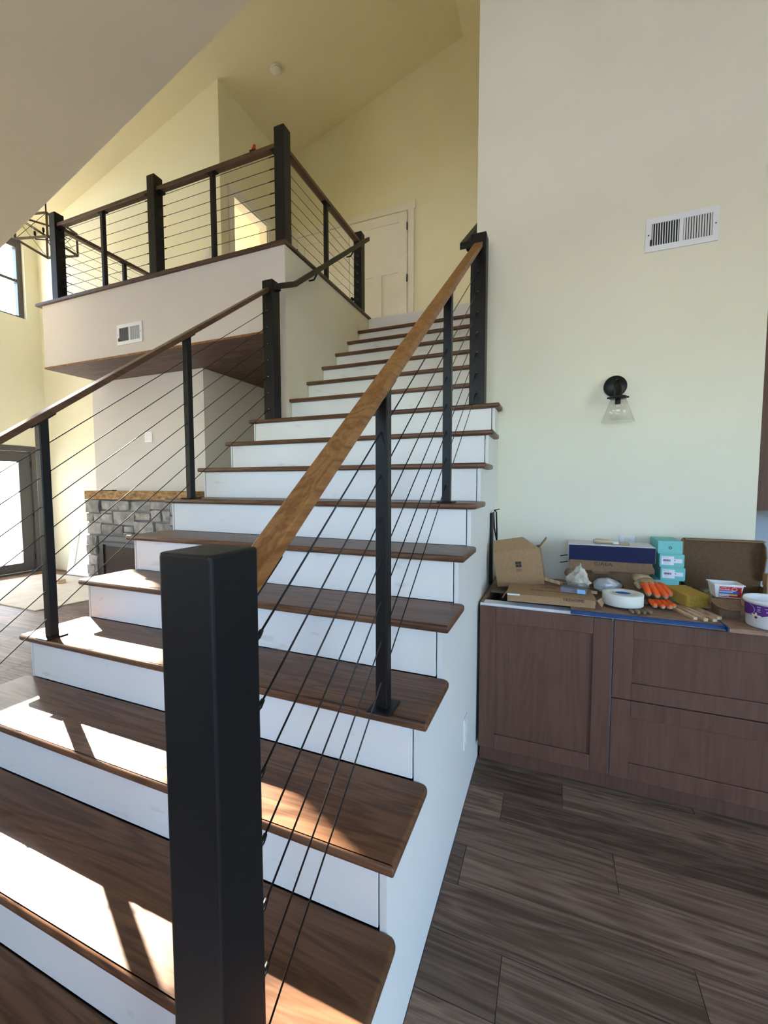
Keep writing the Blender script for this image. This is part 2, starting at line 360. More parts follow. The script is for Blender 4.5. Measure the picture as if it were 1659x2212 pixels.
b = B(); box(b, XW - 0.16, -5.3, -4.0, 1.5, 5.35, 5.6); struct('ceiling_living', b, M['ceil'])
# right side: wall with a wide window to the open sky, and a wall behind the camera with a high opening added for fill light
wall_x('wall_kitchen_side', 4.2, 4.35, -4.0, 6.0, 0, 7.0, [(-2.9, -0.5, 0.05, 2.3)], M['wall_r'])
b = B(); box(b, XW - 0.16, -2.2, -4.15, -4.0, 0, 5.6); box(b, 1.8, 4.35, -4.15, -4.0, 0, 6.5); box(b, -2.2, 1.8, -4.15, -4.0, 0, 1.9); box(b, -2.2, 1.8, -4.15, -4.0, 3.0, 6.5)
struct('wall_behind', b, M['wall'])
b = B(); box(b, 1.302, 4.3, 2.95, 3.08, 0, 6.5); struct('wall_kitchen', b, M['kwall'])
b = B(); box(b, XW - 3.0, 5.5, -4.2, 6.2, 7.9, 8.1); struct('roof', b, M['concrete'])
# ground outside, and an unseen slab added to keep sun out of the lower openings
b = B(); box(b, -60, 60, -60, 60, -0.40, -0.21); struct('ground_outside', b, M['concrete'])
b = B(); box(b, -12.3, XW - 0.17, -6.0, 8.5, 2.55, 2.70); struct('added_sun_block', b, M['white'])
# loft: slab, face, soffit boards, caps
b = B(); box(b, -4.62, -1.78, 2.28, 5.30, 2.66, LZ); box(b, -1.65, -0.18, 3.858, 5.30, 2.9, LZ); struct('floor_loft', b, M['fascia'])
b = B(); box(b, -4.64, -1.78, 2.26, 2.279, 2.632, 3.255); box(b, -1.78, -1.6505, 2.258, 2.2600, 0.0, 3.255); box(b, -4.64, -4.621, 2.279, YB, 2.632, 3.255); struct('wall_loft_face', b, M['fascia'])
sf = sgroup('ceiling_soffit'); y = 2.262; k = 0
while y < 5.28:
    w = min(0.135, 5.28 - y); cuts = [-4.64, -4.64 + 0.6 + (k * 0.83) % 1.9, -1.79]
    if k == 3: cuts = [-4.64, -2.75, -1.79]
    for a, c in zip(cuts, cuts[1:]):
        bm = B(); box(bm, a + 0.001, c - 0.001, y + 0.003, y + w - 0.001, 2.615, 2.632, 0.003, 1); obj('board', bm, M['soffit'], sf)
    y += w; k += 1
cp = sgroup('trim_1', (0, 0, 3.255))
b = B(); prism(b, [(-4.72, 2.235), (-1.630, 2.235), (-1.630, 3.895), (-1.83, 3.895), (-1.83, 2.43), (-4.53, 2.43), (-4.53, YB - 0.003), (-4.72, YB - 0.003)], 'Z', 3.256, 3.284, 0.006)
obj('oak_cap', b, M['cap'], cp)
b = B(); box(b, -4.645, -1.785, 2.256, 2.2598, 2.617, 2.634); obj('soffit_edge', b, M['rail'], cp)

# ================================================================== STAIRCASE
st = thing('staircase', 'wide open staircase with stained oak treads and white risers', 'staircase', (-0.92, 0.0, 0.0))
def tread(n):
    y0, y1, z = nose(n), nose(n) + G_ + 0.0315, top(n)
    x0, x1 = (-1.841, 0.0) if n <= 10 else (-1.648, -0.180)
    if n == 10: y1 = 2.214 + 0.0
    pts = []
    def corner(cx, cy, r, a0):
        for q in range(5):
            a = a0 + math.pi / 2 * q / 4; pts.append((cx + r * math.cos(a), cy + r * math.sin(a)))
    rf, rb = (0.006, 0.022) if n <= 10 else (0.004, 0.004)
    corner(x1 - rf, y0 + rf, rf, -math.pi / 2); corner(x1 - rb, y1 - rb, rb, 0)
    corner(x0 + rb, y1 - rb, rb, math.pi / 2); corner(x0 + rf, y0 + rf, rf, math.pi)
    t = bmesh.new(); lo = [t.verts.new((p[0], p[1], z - 0.026)) for p in pts]; hi = [t.verts.new((p[0], p[1], z)) for p in pts]
    t.faces.new(lo[::-1]); t.faces.new(hi); m_ = len(pts)
    for i in range(m_): t.faces.new((lo[i], lo[(i + 1) % m_], hi[(i + 1) % m_], hi[i]))
    bmesh.ops.recalc_face_normals(t, faces=t.faces)
    hz = [e for e in t.edges if abs(e.verts[0].co.z - e.verts[1].co.z) < 1e-6]
    bmesh.ops.bevel(t, geom=hz, offset=0.009 if n <= 10 else 0.006, segments=3, affect='EDGES', profile=0.5)
    for f in t.faces:
        if abs(f.normal.z) < 0.98: f.smooth = True
    return t
for n in range(1, 17):
    obj('tread', tread(n), M['tread'], st)
b = B(); box(b, -1.648, -1.63 - 0.02, 2.218, 2.262, top(10) - 0.026, top(10)); b.free()
for n in range(1, 18):
    x0, x1 = (-1.798, -0.050) if n <= 10 else (-1.646, -0.182)
    y = nose(n) + 0.03; zt = top(n) - 0.027 if n < 17 else 3.262
    bm = B(); box(bm, x0, x1, y, y + 0.018, top(n - 1) + 0.001, zt, 0.0008, 1); obj('riser', bm, M['riser'], st)
bm = B(); box(bm, -1.640, -0.182, nose(11) + 0.0, nose(11) + 0.03, top(10) - 0.03, top(10) - 0.001); obj('sub_tread', bm, M['riser'], st)
def side(x0, x1):
    pts = [(nose(1) + 0.03, 0.0)]
    for n in range(1, 11):
        pts.append((nose(n) + 0.03, top(n) - 0.027))
        if n < 10: pts.append((nose(n + 1) + 0.03, top(n) - 0.027))
    pts += [(YR - 0.002, top(10) - 0.027), (YR - 0.002, 0.0)]
    return prism(B(), pts, 'X', x0, x1)
obj('side_panel', side(-0.045, -0.028), M['side'], st)
obj('side_panel', side(-1.813, -1.803), M['side'], st)

# ================================================================== RAILINGS
def square_post(x, y, z0, z1, w=0.092, bev=0.006):
    return box(B(), x - w / 2, x + w / 2, y - w / 2, y + w / 2, z0, z1, bev, 3)
SL = 0.755
railtop = lambda y: 1.407 + SL * (y - 0.143)
def cable(p, q, root, studs=True):
    p, q = Vector(p), Vector(q); d = (q - p).normalized()
    c = obj('cable', loft(B(), [p, q], 0.0021, 6), M['cable'], root)
    for e, s in ((p, 1), (q, -1)):
        f = loft(B(), [e, e + d * s * 0.062, e + d * s * 0.066, e + d * s * 0.078], [0.0042, 0.0042, 0.0052, 0.0036], 8)
        obj('swage_fitting', f, M['cable'], c)
        if studs:
            t = bmesh.new(); bmesh.ops.create_icosphere(t, subdivisions=2, radius=0.0085)
            bmesh.ops.translate(t, verts=t.verts, vec=e + Vector((0, -0.004 if s < 0 else 0.004, -0.006)))
            for fc in t.faces: fc.smooth = True
            obj('stud', t, M['chrome'], c)
    return c
def baluster(x, y, z0, z1, root, w=0.036, slope=0.0, along='Y'):
    bm = B()
    h = w / 2
    prism(bm, [(y - h, z0 + 0.004), (y + h, z0 + 0.004), (y + h, z1 + slope * h), (y - h, z1 - slope * h)], 'X', x - h, x + h, 0.003)
    bl = obj('baluster', bm, M['black'], root)
    bm = B()
    if along == 'Y': box(bm, x - 0.036, x + 0.036, y - 0.045, y + 0.045, z0, z0 + 0.006, 0.002, 1)
    else: box(bm, x - 0.045, x + 0.045, y - 0.036, y + 0.036, z0, z0 + 0.006, 0.002, 1)
    obj('base_plate', bm, M['black'], bl)
    bm = B(); a = 0.045
    if along == 'Y': prism(bm, [(y - a, z1 - slope * a - 0.006), (y + a, z1 + slope * a - 0.006), (y + a, z1 + slope * a), (y - a, z1 - slope * a)], 'X', x - 0.022, x + 0.022)
    else: box(bm, x - a, x + a, y - 0.024, y + 0.024, z1 - 0.006, z1)
    obj('top_flange', bm, M['black'], bl)
    return bl
def stair_rail(x, label, railm):
    rt = thing('cable_railing', label, 'railing', (x, 0.0, top(1)))
    obj('newel_post', square_post(x, -0.105, top(1) + 0.0006, 1.32, 0.092, 0.005), M['black'], rt)
    obj('newel_post', square_post(x, 2.106, top(10) + 0.0006, 2.912), M['black'], rt)
    ya, yb = -0.059, 2.060
    bm = prism(B(), [(ya, railtop(ya) - 0.031), (yb, railtop(yb) - 0.031), (yb, railtop(yb)), (ya, railtop(ya))], 'X', x - 0.026, x + 0.026, 0.003)
    hr = obj('handrail', bm, railm, rt)
    for y0, y1 in ((ya, ya + 0.09), (yb - 0.02, yb)):
        z0 = railtop(y0); z1 = railtop(y1)
        obj('rail_bracket', prism(B(), [(y0, z0 - 0.035), (y1, z1 - 0.035), (y1, z1 - 0.0315), (y0, z0 - 0.0315)], 'X', x - 0.024, x + 0.024), M['black'], hr)
    obj('rail_bracket', box(B(), x - 0.03, x + 0.03, yb - 0.004, yb, railtop(yb) - 0.04, railtop(yb) + 0.008), M['black'], hr)
    for n, y in ((4, 0.545), (7, 1.310)):
        baluster(x, y, top(n) + 0.0006, railtop(y) - 0.031, rt, 0.036, SL)
    for k in range(7):
        zt = 1.978 + 0.119 * k
        cable((x, ya, zt - 0.741 * (yb - ya)), (x, yb, zt), rt)
    return rt
stair_rail(-0.141, 'cable railing with tall black newel and light oak handrail nearest the camera', M['rail'])
stair_rail(-1.672, 'cable railing with dark oak handrail on the far left of the lower stairs', M['rail_dy'])

lr = thing('cable_railing', 'black cable railing with posts standing along the loft edge', 'railing', (-1.70, 2.316, 3.284))
ZC, ZT = 3.2845, 4.150
PX = (-1.700, -3.062, -4.440)
for x in PX: obj('railing_post', square_post(x, 2.316, ZC, ZT), M['black'], lr)
obj('railing_post', square_post(-1.715, 3.74, ZC, ZT - 0.01), M['black'], lr)
def hrail(x0, x1, y0, y1, root, m):
    o = obj('handrail', box(B(), x0, x1, y0, y1, 4.012, 4.048, 0.004, 1), m, root)
    return o
for a, c in ((PX[1], PX[0]), (PX[2], PX[1])):
    h = hrail(a + 0.046, c - 0.046, 2.288, 2.344, lr, M['rail_d'])
    for x in (a + 0.046, c - 0.046 - 0.05):
        obj('rail_bracket', box(B(), x, x + 0.05, 2.284, 2.348, 4.005, 4.0125), M['black'], h)
    for k in range(8):
        z = 3.335 + 0.0915 * k
        cable((a + 0.046, 2.316, z), (c - 0.046, 2.316, z), lr, False)
baluster(-2.395, 2.316, ZC, 4.012, lr, 0.036, 0.0, 'X')
baluster(-3.752, 2.316, ZC, 4.012, lr, 0.036, 0.0, 'X')
h = hrail(-1.735, -1.679, 2.362, 3.694, lr, M['rail_dy'])
for y in (2.362, 3.644): obj('rail_bracket', box(B(), -1.739, -1.675, y, y + 0.05, 4.005, 4.0125), M['black'], h)
baluster(-1.707, 3.00, ZC, 4.012, lr)
for k in range(8):
    z = 3.335 + 0.0915 * k
    cable((-1.707, 2.362, z), (-1.707, 3.694, z), lr)
h = hrail(-4.468, -4.412, 2.362, YB - 0.004, lr, M['rail_dy'])
baluster(-4.440, 3.04, ZC, 4.012, lr)
for k in range(8):
    z = 3.335 + 0.0915 * k
    cable((-4.440, 2.362, z), (-4.440, YB - 0.004, z), lr, False)
# black steel handrails on the walls of the upper flight
def bar(path, x0, x1, h=0.042, d=0.0):
    up_ = [(y, z) for y, z in path]; dn = [(y, z - h) for y, z in path][::-1]
    return prism(B(), up_ + dn, 'X', x0, x1, 0.003)
w1 = thing('wall_handrail', 'black steel handrail rising past the loft railing on the left', 'handrail', (-1.58, 2.12, 2.86))
obj('rail_bar', bar([(2.05, 2.862), (2.26, 2.965), (3.64, 4.020)], -1.585, -1.545), M['black'], w1)
obj('end_return', box(B(), -1.630, -1.585, 2.07, 2.11, 2.832, 2.872, 0.003), M['black'], w1)
for y in (2.6, 3.3):
    z = 2.965 + (y - 2.26) * 0.7645 - 0.042
    obj('wall_bracket', loft(B(), [(-1.648, y, z - 0.05), (-1.60, y, z - 0.05), (-1.565, y, z + 0.002)], 0.007, 8), M['black'], w1)
w2 = thing('wall_handrail', 'black steel handrail stub beside the upper right newel', 'handrail', (-0.25, 2.12, 2.86))
obj('rail_bar', bar([(2.10, 2.895), (3.64, 4.072)], -0.262, -0.222), M['black'], w2)
obj('end_return', box(B(), -0.225, -0.184, 2.10, 2.14, 2.855, 2.895, 0.003), M['black'], w2)
for y in (2.6, 3.3):
    z = 2.895 + (y - 2.10) * 0.7645 - 0.042
    obj('wall_bracket', loft(B(), [(-0.179, y, z - 0.05), (-0.22, y, z - 0.05), (-0.242, y, z + 0.002)], 0.007, 8), M['black'], w2)

# ================================================================== DOORS, WINDOWS
# double panel door of the loft
d1 = sgroup('door_1', (-2.6, 5.30, LZ)); Y0 = 5.298
for s, (xa, xb) in (('l', (-3.503, -2.600)), ('r', (-2.592, -1.690))):
    lf = obj('door_leaf', box(B(), xa, xb, Y0 - 0.012, Y0, LZ + 0.01, 5.27), M['white'], d1)
    for (ua, ub, za, zb) in ((0, 1, LZ + 0.01, 3.47), (0, 1, 4.60, 4.74), (0, 1, 5.14, 5.27), (0, 0.15, LZ + 0.01, 5.27), (0.85, 1, LZ + 0.01, 5.27), (0.42, 0.58, 3.47, 4.60)):
        pass
    def ub_(u): return xa + (xb - xa) * u
    for nm, a, c, za, zb in (('stile', 0, 0.14, LZ + 0.01, 5.27), ('stile', 0.86, 1, LZ + 0.01, 5.27), ('cross_rail', 0.14, 0.86, LZ + 0.01, 3.46),
                             ('cross_rail', 0.14, 0.86, 4.45, 4.60), ('cross_rail', 0.14, 0.86, 5.14, 5.27), ('stile', 0.43, 0.57, 3.46, 4.45)):
        obj(nm, box(B(), ub_(a), ub_(c), Y0 - 0.026, Y0 - 0.011, za, zb, 0.002, 1), M['white'], lf)
    xh = xb + 0.002 if s == 'r' else xa - 0.002
    for z in (5.06, 4.35, 3.5): obj('hinge', loft(B(), [(xh, Y0 - 0.03, z - 0.05), (xh, Y0 - 0.03, z + 0.05)], 0.009, 8), M['black'], lf)
    obj('door_knob', lathe(B(), [(0.0, 0.0), (0.02, 0.0), (0.012, 0.02), (0.026, 0.04), (0.0, 0.06)], (xa + 0.06 if s == 'r' else xb - 0.06, Y0 - 0.086, 4.18), 16, 'Y'), M['black'], lf)
for a, c in ((-3.60, -3.512), (-1.680, -1.590)): obj('casing', box(B(), a, c, Y0 - 0.02, Y0, LZ, 5.285, 0.002, 1), M['white'], d1)
obj('head_casing', box(B(), -3.61, -1.580, Y0 - 0.024, Y0, 5.285, 5.375, 0.002, 1), M['white'], d1)
for x in (-3.62, -1.582): obj('head_ear', box(B(), x, x + 0.012, Y0 - 0.028, Y0, 5.28, 5.40), M['white'], d1)
# bedroom doorway on the loft
d2 = sgroup('door_2', (-3.72, 4.45, LZ)); X0 = -3.718
for a, c in ((3.99, 4.085), (4.805, 4.90)): obj('casing', box(B(), X0, X0 + 0.018, a, c, LZ, 5.26, 0.002, 1), M['white'], d2)
obj('head_casing', box(B(), X0, X0 + 0.022, 3.98, 4.91, 5.26, 5.345, 0.002, 1), M['white'], d2)
obj('jamb', box(B(), -3.855, X0, 4.786, 4.80, LZ, 5.25), M['white'], d2); obj('jamb', box(B(), -3.855, X0, 4.09, 4.104, LZ, 5.25), M['white'], d2)
obj('jamb', box(B(), -3.855, X0, 4.104, 4.786, 5.236, 5.25), M['white'], d2)
# bedroom shell behind the doorway
b = B(); box(b, -7.66, -3.86, 7.4, 7.5, LZ, 6.4); box(b, -7.66, -7.5, 5.6, 7.5, LZ, 6.4); box(b, -7.66, -3.72, 4.0, 7.5, LZ - 0.15, LZ); box(b, -3.86, -3.72, 5.44, 7.5, LZ, 6.4)
box(b, -7.66, -3.72, 5.44, 7.5, 6.1, 6.3)
b.free()
b = B(); box(b, -7.5, -3.86, 5.29, 5.43, LZ, 6.4); struct('wall_bedroom', b, M['wall'])
b = B(); box(b, -7.5, -3.86, 4.0, 5.29, LZ - 0.1, LZ); struct('floor_bedroom', b, M['floor'])
b = B(); box(b, -7.5, -3.87, 3.99, 5.29, 5.75, 5.85); struct('ceiling_bedroom', b, M['ceil'])
# glass patio door in the left wall (two leaves)
d3 = sgroup('door_3', (XW, 2.7, 0.0)); ya, yb, _, zt = DOOR
obj('frame_post', box(B(), XW - 0.13, XW + 0.012, yb - 0.085, yb, 0, zt), M['doorgrey'], d3); obj('frame_post', box(B(), XW - 0.13, XW + 0.012, ya, ya + 0.085, 0, zt), M['doorgrey'], d3)
obj('frame_head', box(B(), XW - 0.13, XW + 0.012, ya + 0.085, yb - 0.085, zt - 0.085, zt), M['doorgrey'], d3); obj('threshold', box(B(), XW - 0.13, XW + 0.03, ya + 0.085, yb - 0.085, 0, 0.03), M['doorgrey'], d3)
for a, c in ((ya + 0.088, 2.722), (2.728, yb - 0.088)):
    za, zb = 0.033, zt - 0.088
    lf = obj('door_leaf', box(B(), XW - 0.06, XW - 0.015, a, a + 0.165, za, zb), M['doorgrey'], d3)
    obj('stile', box(B(), XW - 0.06, XW - 0.015, c - 0.165, c, za, zb), M['doorgrey'], lf)
    obj('bottom_rail', box(B(), XW - 0.06, XW - 0.015, a + 0.165, c - 0.165, za, 0.17), M['doorgrey'], lf)
    obj('top_rail', box(B(), XW - 0.06, XW - 0.015, a + 0.165, c - 0.165, 1.775, zb), M['doorgrey'], lf)
    obj('pane', box(B(), XW - 0.042, XW - 0.036, a + 0.165, c - 0.165, 0.17, 1.775), M['glass'], lf)
for z in (1.75, 0.95, 0.25): obj('hinge', loft(B(), [(XW - 0.008, yb - 0.088, z - 0.05), (XW - 0.008, yb - 0.088, z + 0.05)], 0.008, 8), M['black'], d3)
# upper window in the left wall, and a second one added unseen for light
def window(n, ya, yb, za, zb):
    g = sgroup('window_%d' % n, (XW, (ya + yb) / 2, za)); x0, x1 = XW - 0.15, XW - 0.06
    for nm, a, c, e, f in (('frame_side', ya, ya + 0.075, za, zb), ('frame_side', yb - 0.075, yb, za, zb), ('frame_sill', ya + 0.075, yb - 0.075, za, za + 0.04), ('frame_head', ya + 0.075, yb - 0.075, zb - 0.13, zb)):
        obj(nm, box(B(), x0, x1, a, c, e, f), M['doorgrey'], g)
    zm = (za + zb) / 2 - 0.03
    obj('meeting_rail', box(B(), x0 + 0.01, x1 - 0.01, ya + 0.075, yb - 0.075, zm - 0.022, zm + 0.022), M['doorgrey'], g)
    for e, f in ((za + 0.04, zm - 0.022), (zm + 0.022, zb - 0.13)): obj('pane', box(B(), x0 + 0.04, x0 + 0.046, ya + 0.075, yb - 0.075, e, f), M['glass'], g)
window(1, *WIN); window(2, 0.2, 1.25, 4.03, 5.24)  # second window is unseen, added to bring in light

# ================================================================== FIREPLACE
fp = thing('fireplace', 'grey cut-stone fireplace with dark metal firebox and rough strand-board mantel', 'fireplace', (-3.93, 2.78, 0.0))
obj('mortar_bed', box(box(box(B(), -4.80, -3.07, 2.737, 2.829, 0.822, 1.245), -4.80, -4.638, 2.737, 2.829, 0, 0.822), -3.252, -3.07, 2.737, 2.829, 0, 0.822), M['mortar'], fp)
PXX = lambda p: -4.80 + (p - 205) * 0.001345
PZ = lambda p: 1.238 - (p - 280) * 0.00097
def stone(xa, xb, za, zb, k):
    r = random.Random(k); yf = 2.715 - r.uniform(0, 0.022)
    t = bmesh.new(); bmesh.ops.create_cube(t, size=1.0)
    bmesh.ops.subdivide_edges(t, edges=list(t.edges), cuts=1, use_grid_fill=True)
    for v in t.verts:
        j = Vector((r.uniform(-1, 1), r.uniform(-1, 1), r.uniform(-1, 1)))
        bulge = 0.010 * (1 - abs(v.co.x * 2)) * (1 - abs(v.co.z * 2)) if v.co.y < -0.1 else 0
        v.co = Vector(((xa + xb) / 2 + v.co.x * (xb - xa) + j.x * 0.006, (yf + 2.80) / 2 + v.co.y * (2.80 - yf) + j.y * 0.006 - bulge, (za + zb) / 2 + v.co.z * (zb - za) + j.z * 0.005))
    return obj('stone', t, M['stone'], fp)
k = 0
for row in (((205, 385, 280, 430), (400, 640, 285, 390), (645, 750, 285, 392), (757, 985, 290, 398), (992, 1205, 290, 372), (1212, 1340, 288, 430), (1347, 1490, 290, 390)),
            ((210, 288, 440, 540), (296, 405, 442, 550), (410, 545, 442, 552), (400, 540, 408, 434), (550, 800, 408, 566), (810, 982, 412, 500), (990, 1102, 384, 512), (1112, 1200, 390, 508), (1210, 1490, 442, 540)),
            ((215, 390, 558, 690), (397, 660, 572, 690), (668, 780, 580, 642), (668, 780, 650, 690), (802, 1025, 522, 650), (1035, 1205, 525, 645), (1212, 1350, 550, 690), (1358, 1490, 550, 690), (790, 1000, 658, 690), (1008, 1205, 652, 690))):
    for a, c, e, f in row: stone(PXX(a) + 0.004, PXX(c) - 0.004, PZ(f) + 0.003, PZ(e) - 0.003, k); k += 1
for xa, xb in ((-4.815, -4.645), (-3.245, -3.075)):
    for za, zb, sh in ((0.71, 0.815, 0.02), (0.60, 0.70, 0.0), (0.475, 0.585, 0.015), (0.36, 0.465, 0.0), (0.24, 0.35, 0.02), (0.12, 0.23, 0.0), (0.005, 0.11, 0.015)):
        q = random.Random(k).random()
        if q > 0.45: stone(xa + sh, xb - 0.05, za, zb, k); stone(xb - 0.044, xb, za, zb, k + 900)
        else: stone(xa + sh, xb, za, zb, k)
        k += 1
obj('mantel', box(B(), -4.735, -3.06, 2.655, 2.829, 1.250, 1.345, 0.002, 1), M['osb'], fp)
fb = obj('firebox', box(B(), -4.635, -3.255, 2.745, 2.825, 0.0, 0.82), M['firebox'], fp)
obj('firebox_frame', box(box(box(B(), -4.635, -4.555, 2.722, 2.745, 0.0, 0.82), -3.335, -3.255, 2.722, 2.745, 0.0, 0.82), -4.555, -3.335, 2.722, 2.745, 0.72, 0.82), M['firebox'], fb)
obj('vent_bar', box(B(), -4.55, -3.34, 2.715, 2.722, 0.745, 0.765), M['black'], fb)
obj('fire_glass', box(B(), -4.555, -3.335, 2.738, 2.744, 0.12, 0.70), M['fireglass'], fb)
b = B(); box(b, -4.52, -4.33, 2.70, 2.76, 1.3455, 1.356, 0.003); tag(obj('pry_bar', b, M['black']), 'small flat black tool lying on the strand-board mantel', 'tool')

# ================================================================== WALL FITTINGS
def vent(x0, x1, z0, z1, y, label, dark_left):
    g = thing('wall_vent', label, 'vent', ((x0 + x1) / 2, y, z0))
    w, h = x1 - x0, z1 - z0; fx, fz = 0.085 * w, 0.17 * h; xm = (x0 + x1) / 2
    p = B(); ya, yb = y - 0.008, y - 0.001
    box(p, x0, x1, ya, yb, z0, z0 + fz); box(p, x0, x1, ya, yb, z1 - fz, z1); box(p, x0, x0 + fx, ya, yb, z0 + fz, z1 - fz); box(p, x1 - fx, x1, ya, yb, z0 + fz, z1 - fz)
    box(p, xm - 0.009, xm + 0.009, ya, yb, z0 + fz, z1 - fz); pl = obj('face_plate', p, M['vent_w'], g)
    obj('duct_back', box(B(), x0 + fx, x1 - fx, y - 0.0018, y - 0.0006, z0 + fz, z1 - fz), M['dark'], g)
    for side_, (xa, xb) in enumerate(((x0 + fx, xm - 0.009), (xm + 0.009, x1 - fx))):
        n = 11; a = 0.55 if (side_ == 0) == dark_left else -0.62
        for k in range(n):
            xc = xa + (xb - xa) * (k + 0.5) / n; wd = (xb - xa) / n * (0.42 if (side_ == 0) == dark_left else 0.66)
            obj('slat', box(B(), xc - wd / 2, xc + wd / 2, y - 0.0075, y - 0.0062, z0 + fz, z1 - fz, mtx=RZ(a, (xc, y - 0.007, z0))), M['vent_w'], g)
    for x in (x0 + fx / 2, x1 - fx / 2): obj('screw', lathe(B(), [(0, 0), (0.004, 0), (0.0035, 0.001), (0, 0.001)], (x, ya - 0.001, (z0 + z1) / 2), 10, 'Y'), M['chrome'], pl)
    obj('lever', box(B(), x0 + fx - 0.006, x0 + fx + 0.004, ya - 0.006, ya, z0 + fz, z0 + fz + 0.03), M['ink'], pl)
vent(0.746, 1.077, 2.690, 2.866, YR, 'white louvred air vent high on the right-hand wall', True)
vent(-3.535, -3.205, 2.722, 2.906, 2.26, 'white louvred air vent low on the loft face', False)
sc = thing('wall_sconce', 'black wall sconce with clear cone glass shade on the right wall', 'wall lamp', (0.623, YR, 1.975))
obj('back_plate', lathe(B(), [(0, 0), (0.060, 0), (0.060, -0.014), (0.055, -0.020), (0, -0.020)], (0.623, YR - 0.001, 1.975), 40, 'Y'), M['black'], sc)
obj('arm', loft(B(), [(0.625, YR - 0.02, 1.985), (0.626, YR - 0.06, 1.995), (0.627, YR - 0.098, 1.985), (0.628, YR - 0.10, 1.955)], 0.011, 12), M['black'], sc)
obj('socket', lathe(B(), [(0, 0.065), (0.012, 0.065), (0.020, 0.045), (0.021, 0.0), (0.042, -0.004), (0.044, -0.016), (0, -0.016)], (0.628, YR - 0.10, 1.905), 28), M['black'], sc)
for s in (-1, 1): obj('thumb_screw', loft(B(), [(0.628 + s * 0.04, YR - 0.10, 1.896), (0.628 + s * 0.054, YR - 0.10, 1.894)], 0.005, 10), M['black'], sc)
obj('glass_shade', lathe(B(), [(0.036, 0.0), (0.084, -0.132), (0.0815, -0.132), (0.0335, 0.0)], (0.630, YR - 0.10, 1.893), 40, 'Z', True), M['shade'], sc)
obj('bulb_holder', lathe(B(), [(0, 0), (0.014, 0), (0.014, -0.03), (0, -0.03)], (0.628, YR - 0.10, 1.889), 16), M['black'], sc)
def plate(name, label, x0, x1, z0, z1, y, gangs, kind):
    g = thing(name, label, 'outlet' if kind == 'outlet' else 'switch', ((x0 + x1) / 2, y, z0))
    p = obj('cover_plate', box(B(), x0, x1, y - 0.007, y - 0.001, z0, z1, 0.002, 1), M['plastic_w'], g)
    w = (x1 - x0) / gangs
    for k in range(gangs):
        xc = x0 + w * (k + 0.5); zc = (z0 + z1) / 2; h = (z1 - z0)
        if kind == 'outlet':
            for s in (-1, 1):
                r = obj('receptacle', box(B(), xc - 0.016, xc + 0.016, y - 0.009, y - 0.0068, zc + s * h * 0.2 - 0.014, zc + s * h * 0.2 + 0.014, 0.001, 1), M['white'], p)
        else: obj('rocker', box(B(), xc - 0.017, xc + 0.017, y - 0.011, y - 0.0068, zc - h * 0.3, zc + h * 0.3, 0.002, 1), M['white'], p)
plate('outlet_plate', 'white double outlet plate above the fireplace mantel', -3.937, -3.822, 1.885, 2.002, 2.83, 2, 'outlet')
plate('light_switch', 'white light switch on the loft wall behind the railing', -3.99, -3.91, 4.385, 4.505, YB, 1, 'switch')
plate('outlet_plate', 'white outlet plate on the wall behind the navy box', 0.672, 0.752, 1.035, 1.119, YR, 1, 'outlet')
plate('outlet_plate', 'white outlet plate low on the wall left of the fireplace', -6.68, -6.58, 0.96, 1.09, YB, 1, 'outlet')
g = thing('outlet_plate', 'white outlet plate on the bluish side of the stairs', 'outlet', (-0.028, 1.21, 0.27))
p = obj('cover_plate', box(B(), -0.0275, -0.021, 1.172, 1.252, 0.272, 0.405, 0.002, 1), M['plastic_w'], g)
for z in (0.312, 0.365): obj('receptacle', box(B(), -0.0212, -0.019, 1.196, 1.228, z - 0.015, z + 0.015, 0.001, 1), M['white'], p)
sd = thing('smoke_detector', 'round white smoke detector on the sloping ceiling above the loft', 'smoke detector', (-3.085, 4.19, ZR(-3.085)))
mt = Matrix.Translation((-3.085, 4.19, ZR(-3.085) - 0.001)) @ Matrix.Rotation(-math.atan(0.285), 4, 'Y')
for nm, prof, m_ in (('base_ring', [(0, 0), (0.075, 0), (0.075, -0.012), (0, -0.012)], M['plastic_w']), ('sensor_body', [(0, -0.012), (0.062, -0.012), (0.056, -0.035), (0, -0.04)], M['white'])):
    bm = lathe(B(), prof, (0, 0, 0), 32); bmesh.ops.transform(bm, matrix=mt, verts=bm.verts); obj(nm, bm, m_, sd)
rc = thing('clamp', 'small red clamp handle sitting on the loft handrail', 'clamp', (-1.965, 2.316, 4.048))
obj('clamp_handle', loft(B(), [(-1.965, 2.316, 4.0585), (-1.968, 2.316, 4.085), (-1.963, 2.316, 4.105), (-1.958, 2.316, 4.114)], [0.020, 0.018, 0.013, 0.005], 12), M['red'], rc)
obj('clamp_pad', box(B(), -1.99, -1.94, 2.286, 2.346, 4.0482, 4.058), M['black'], rc)

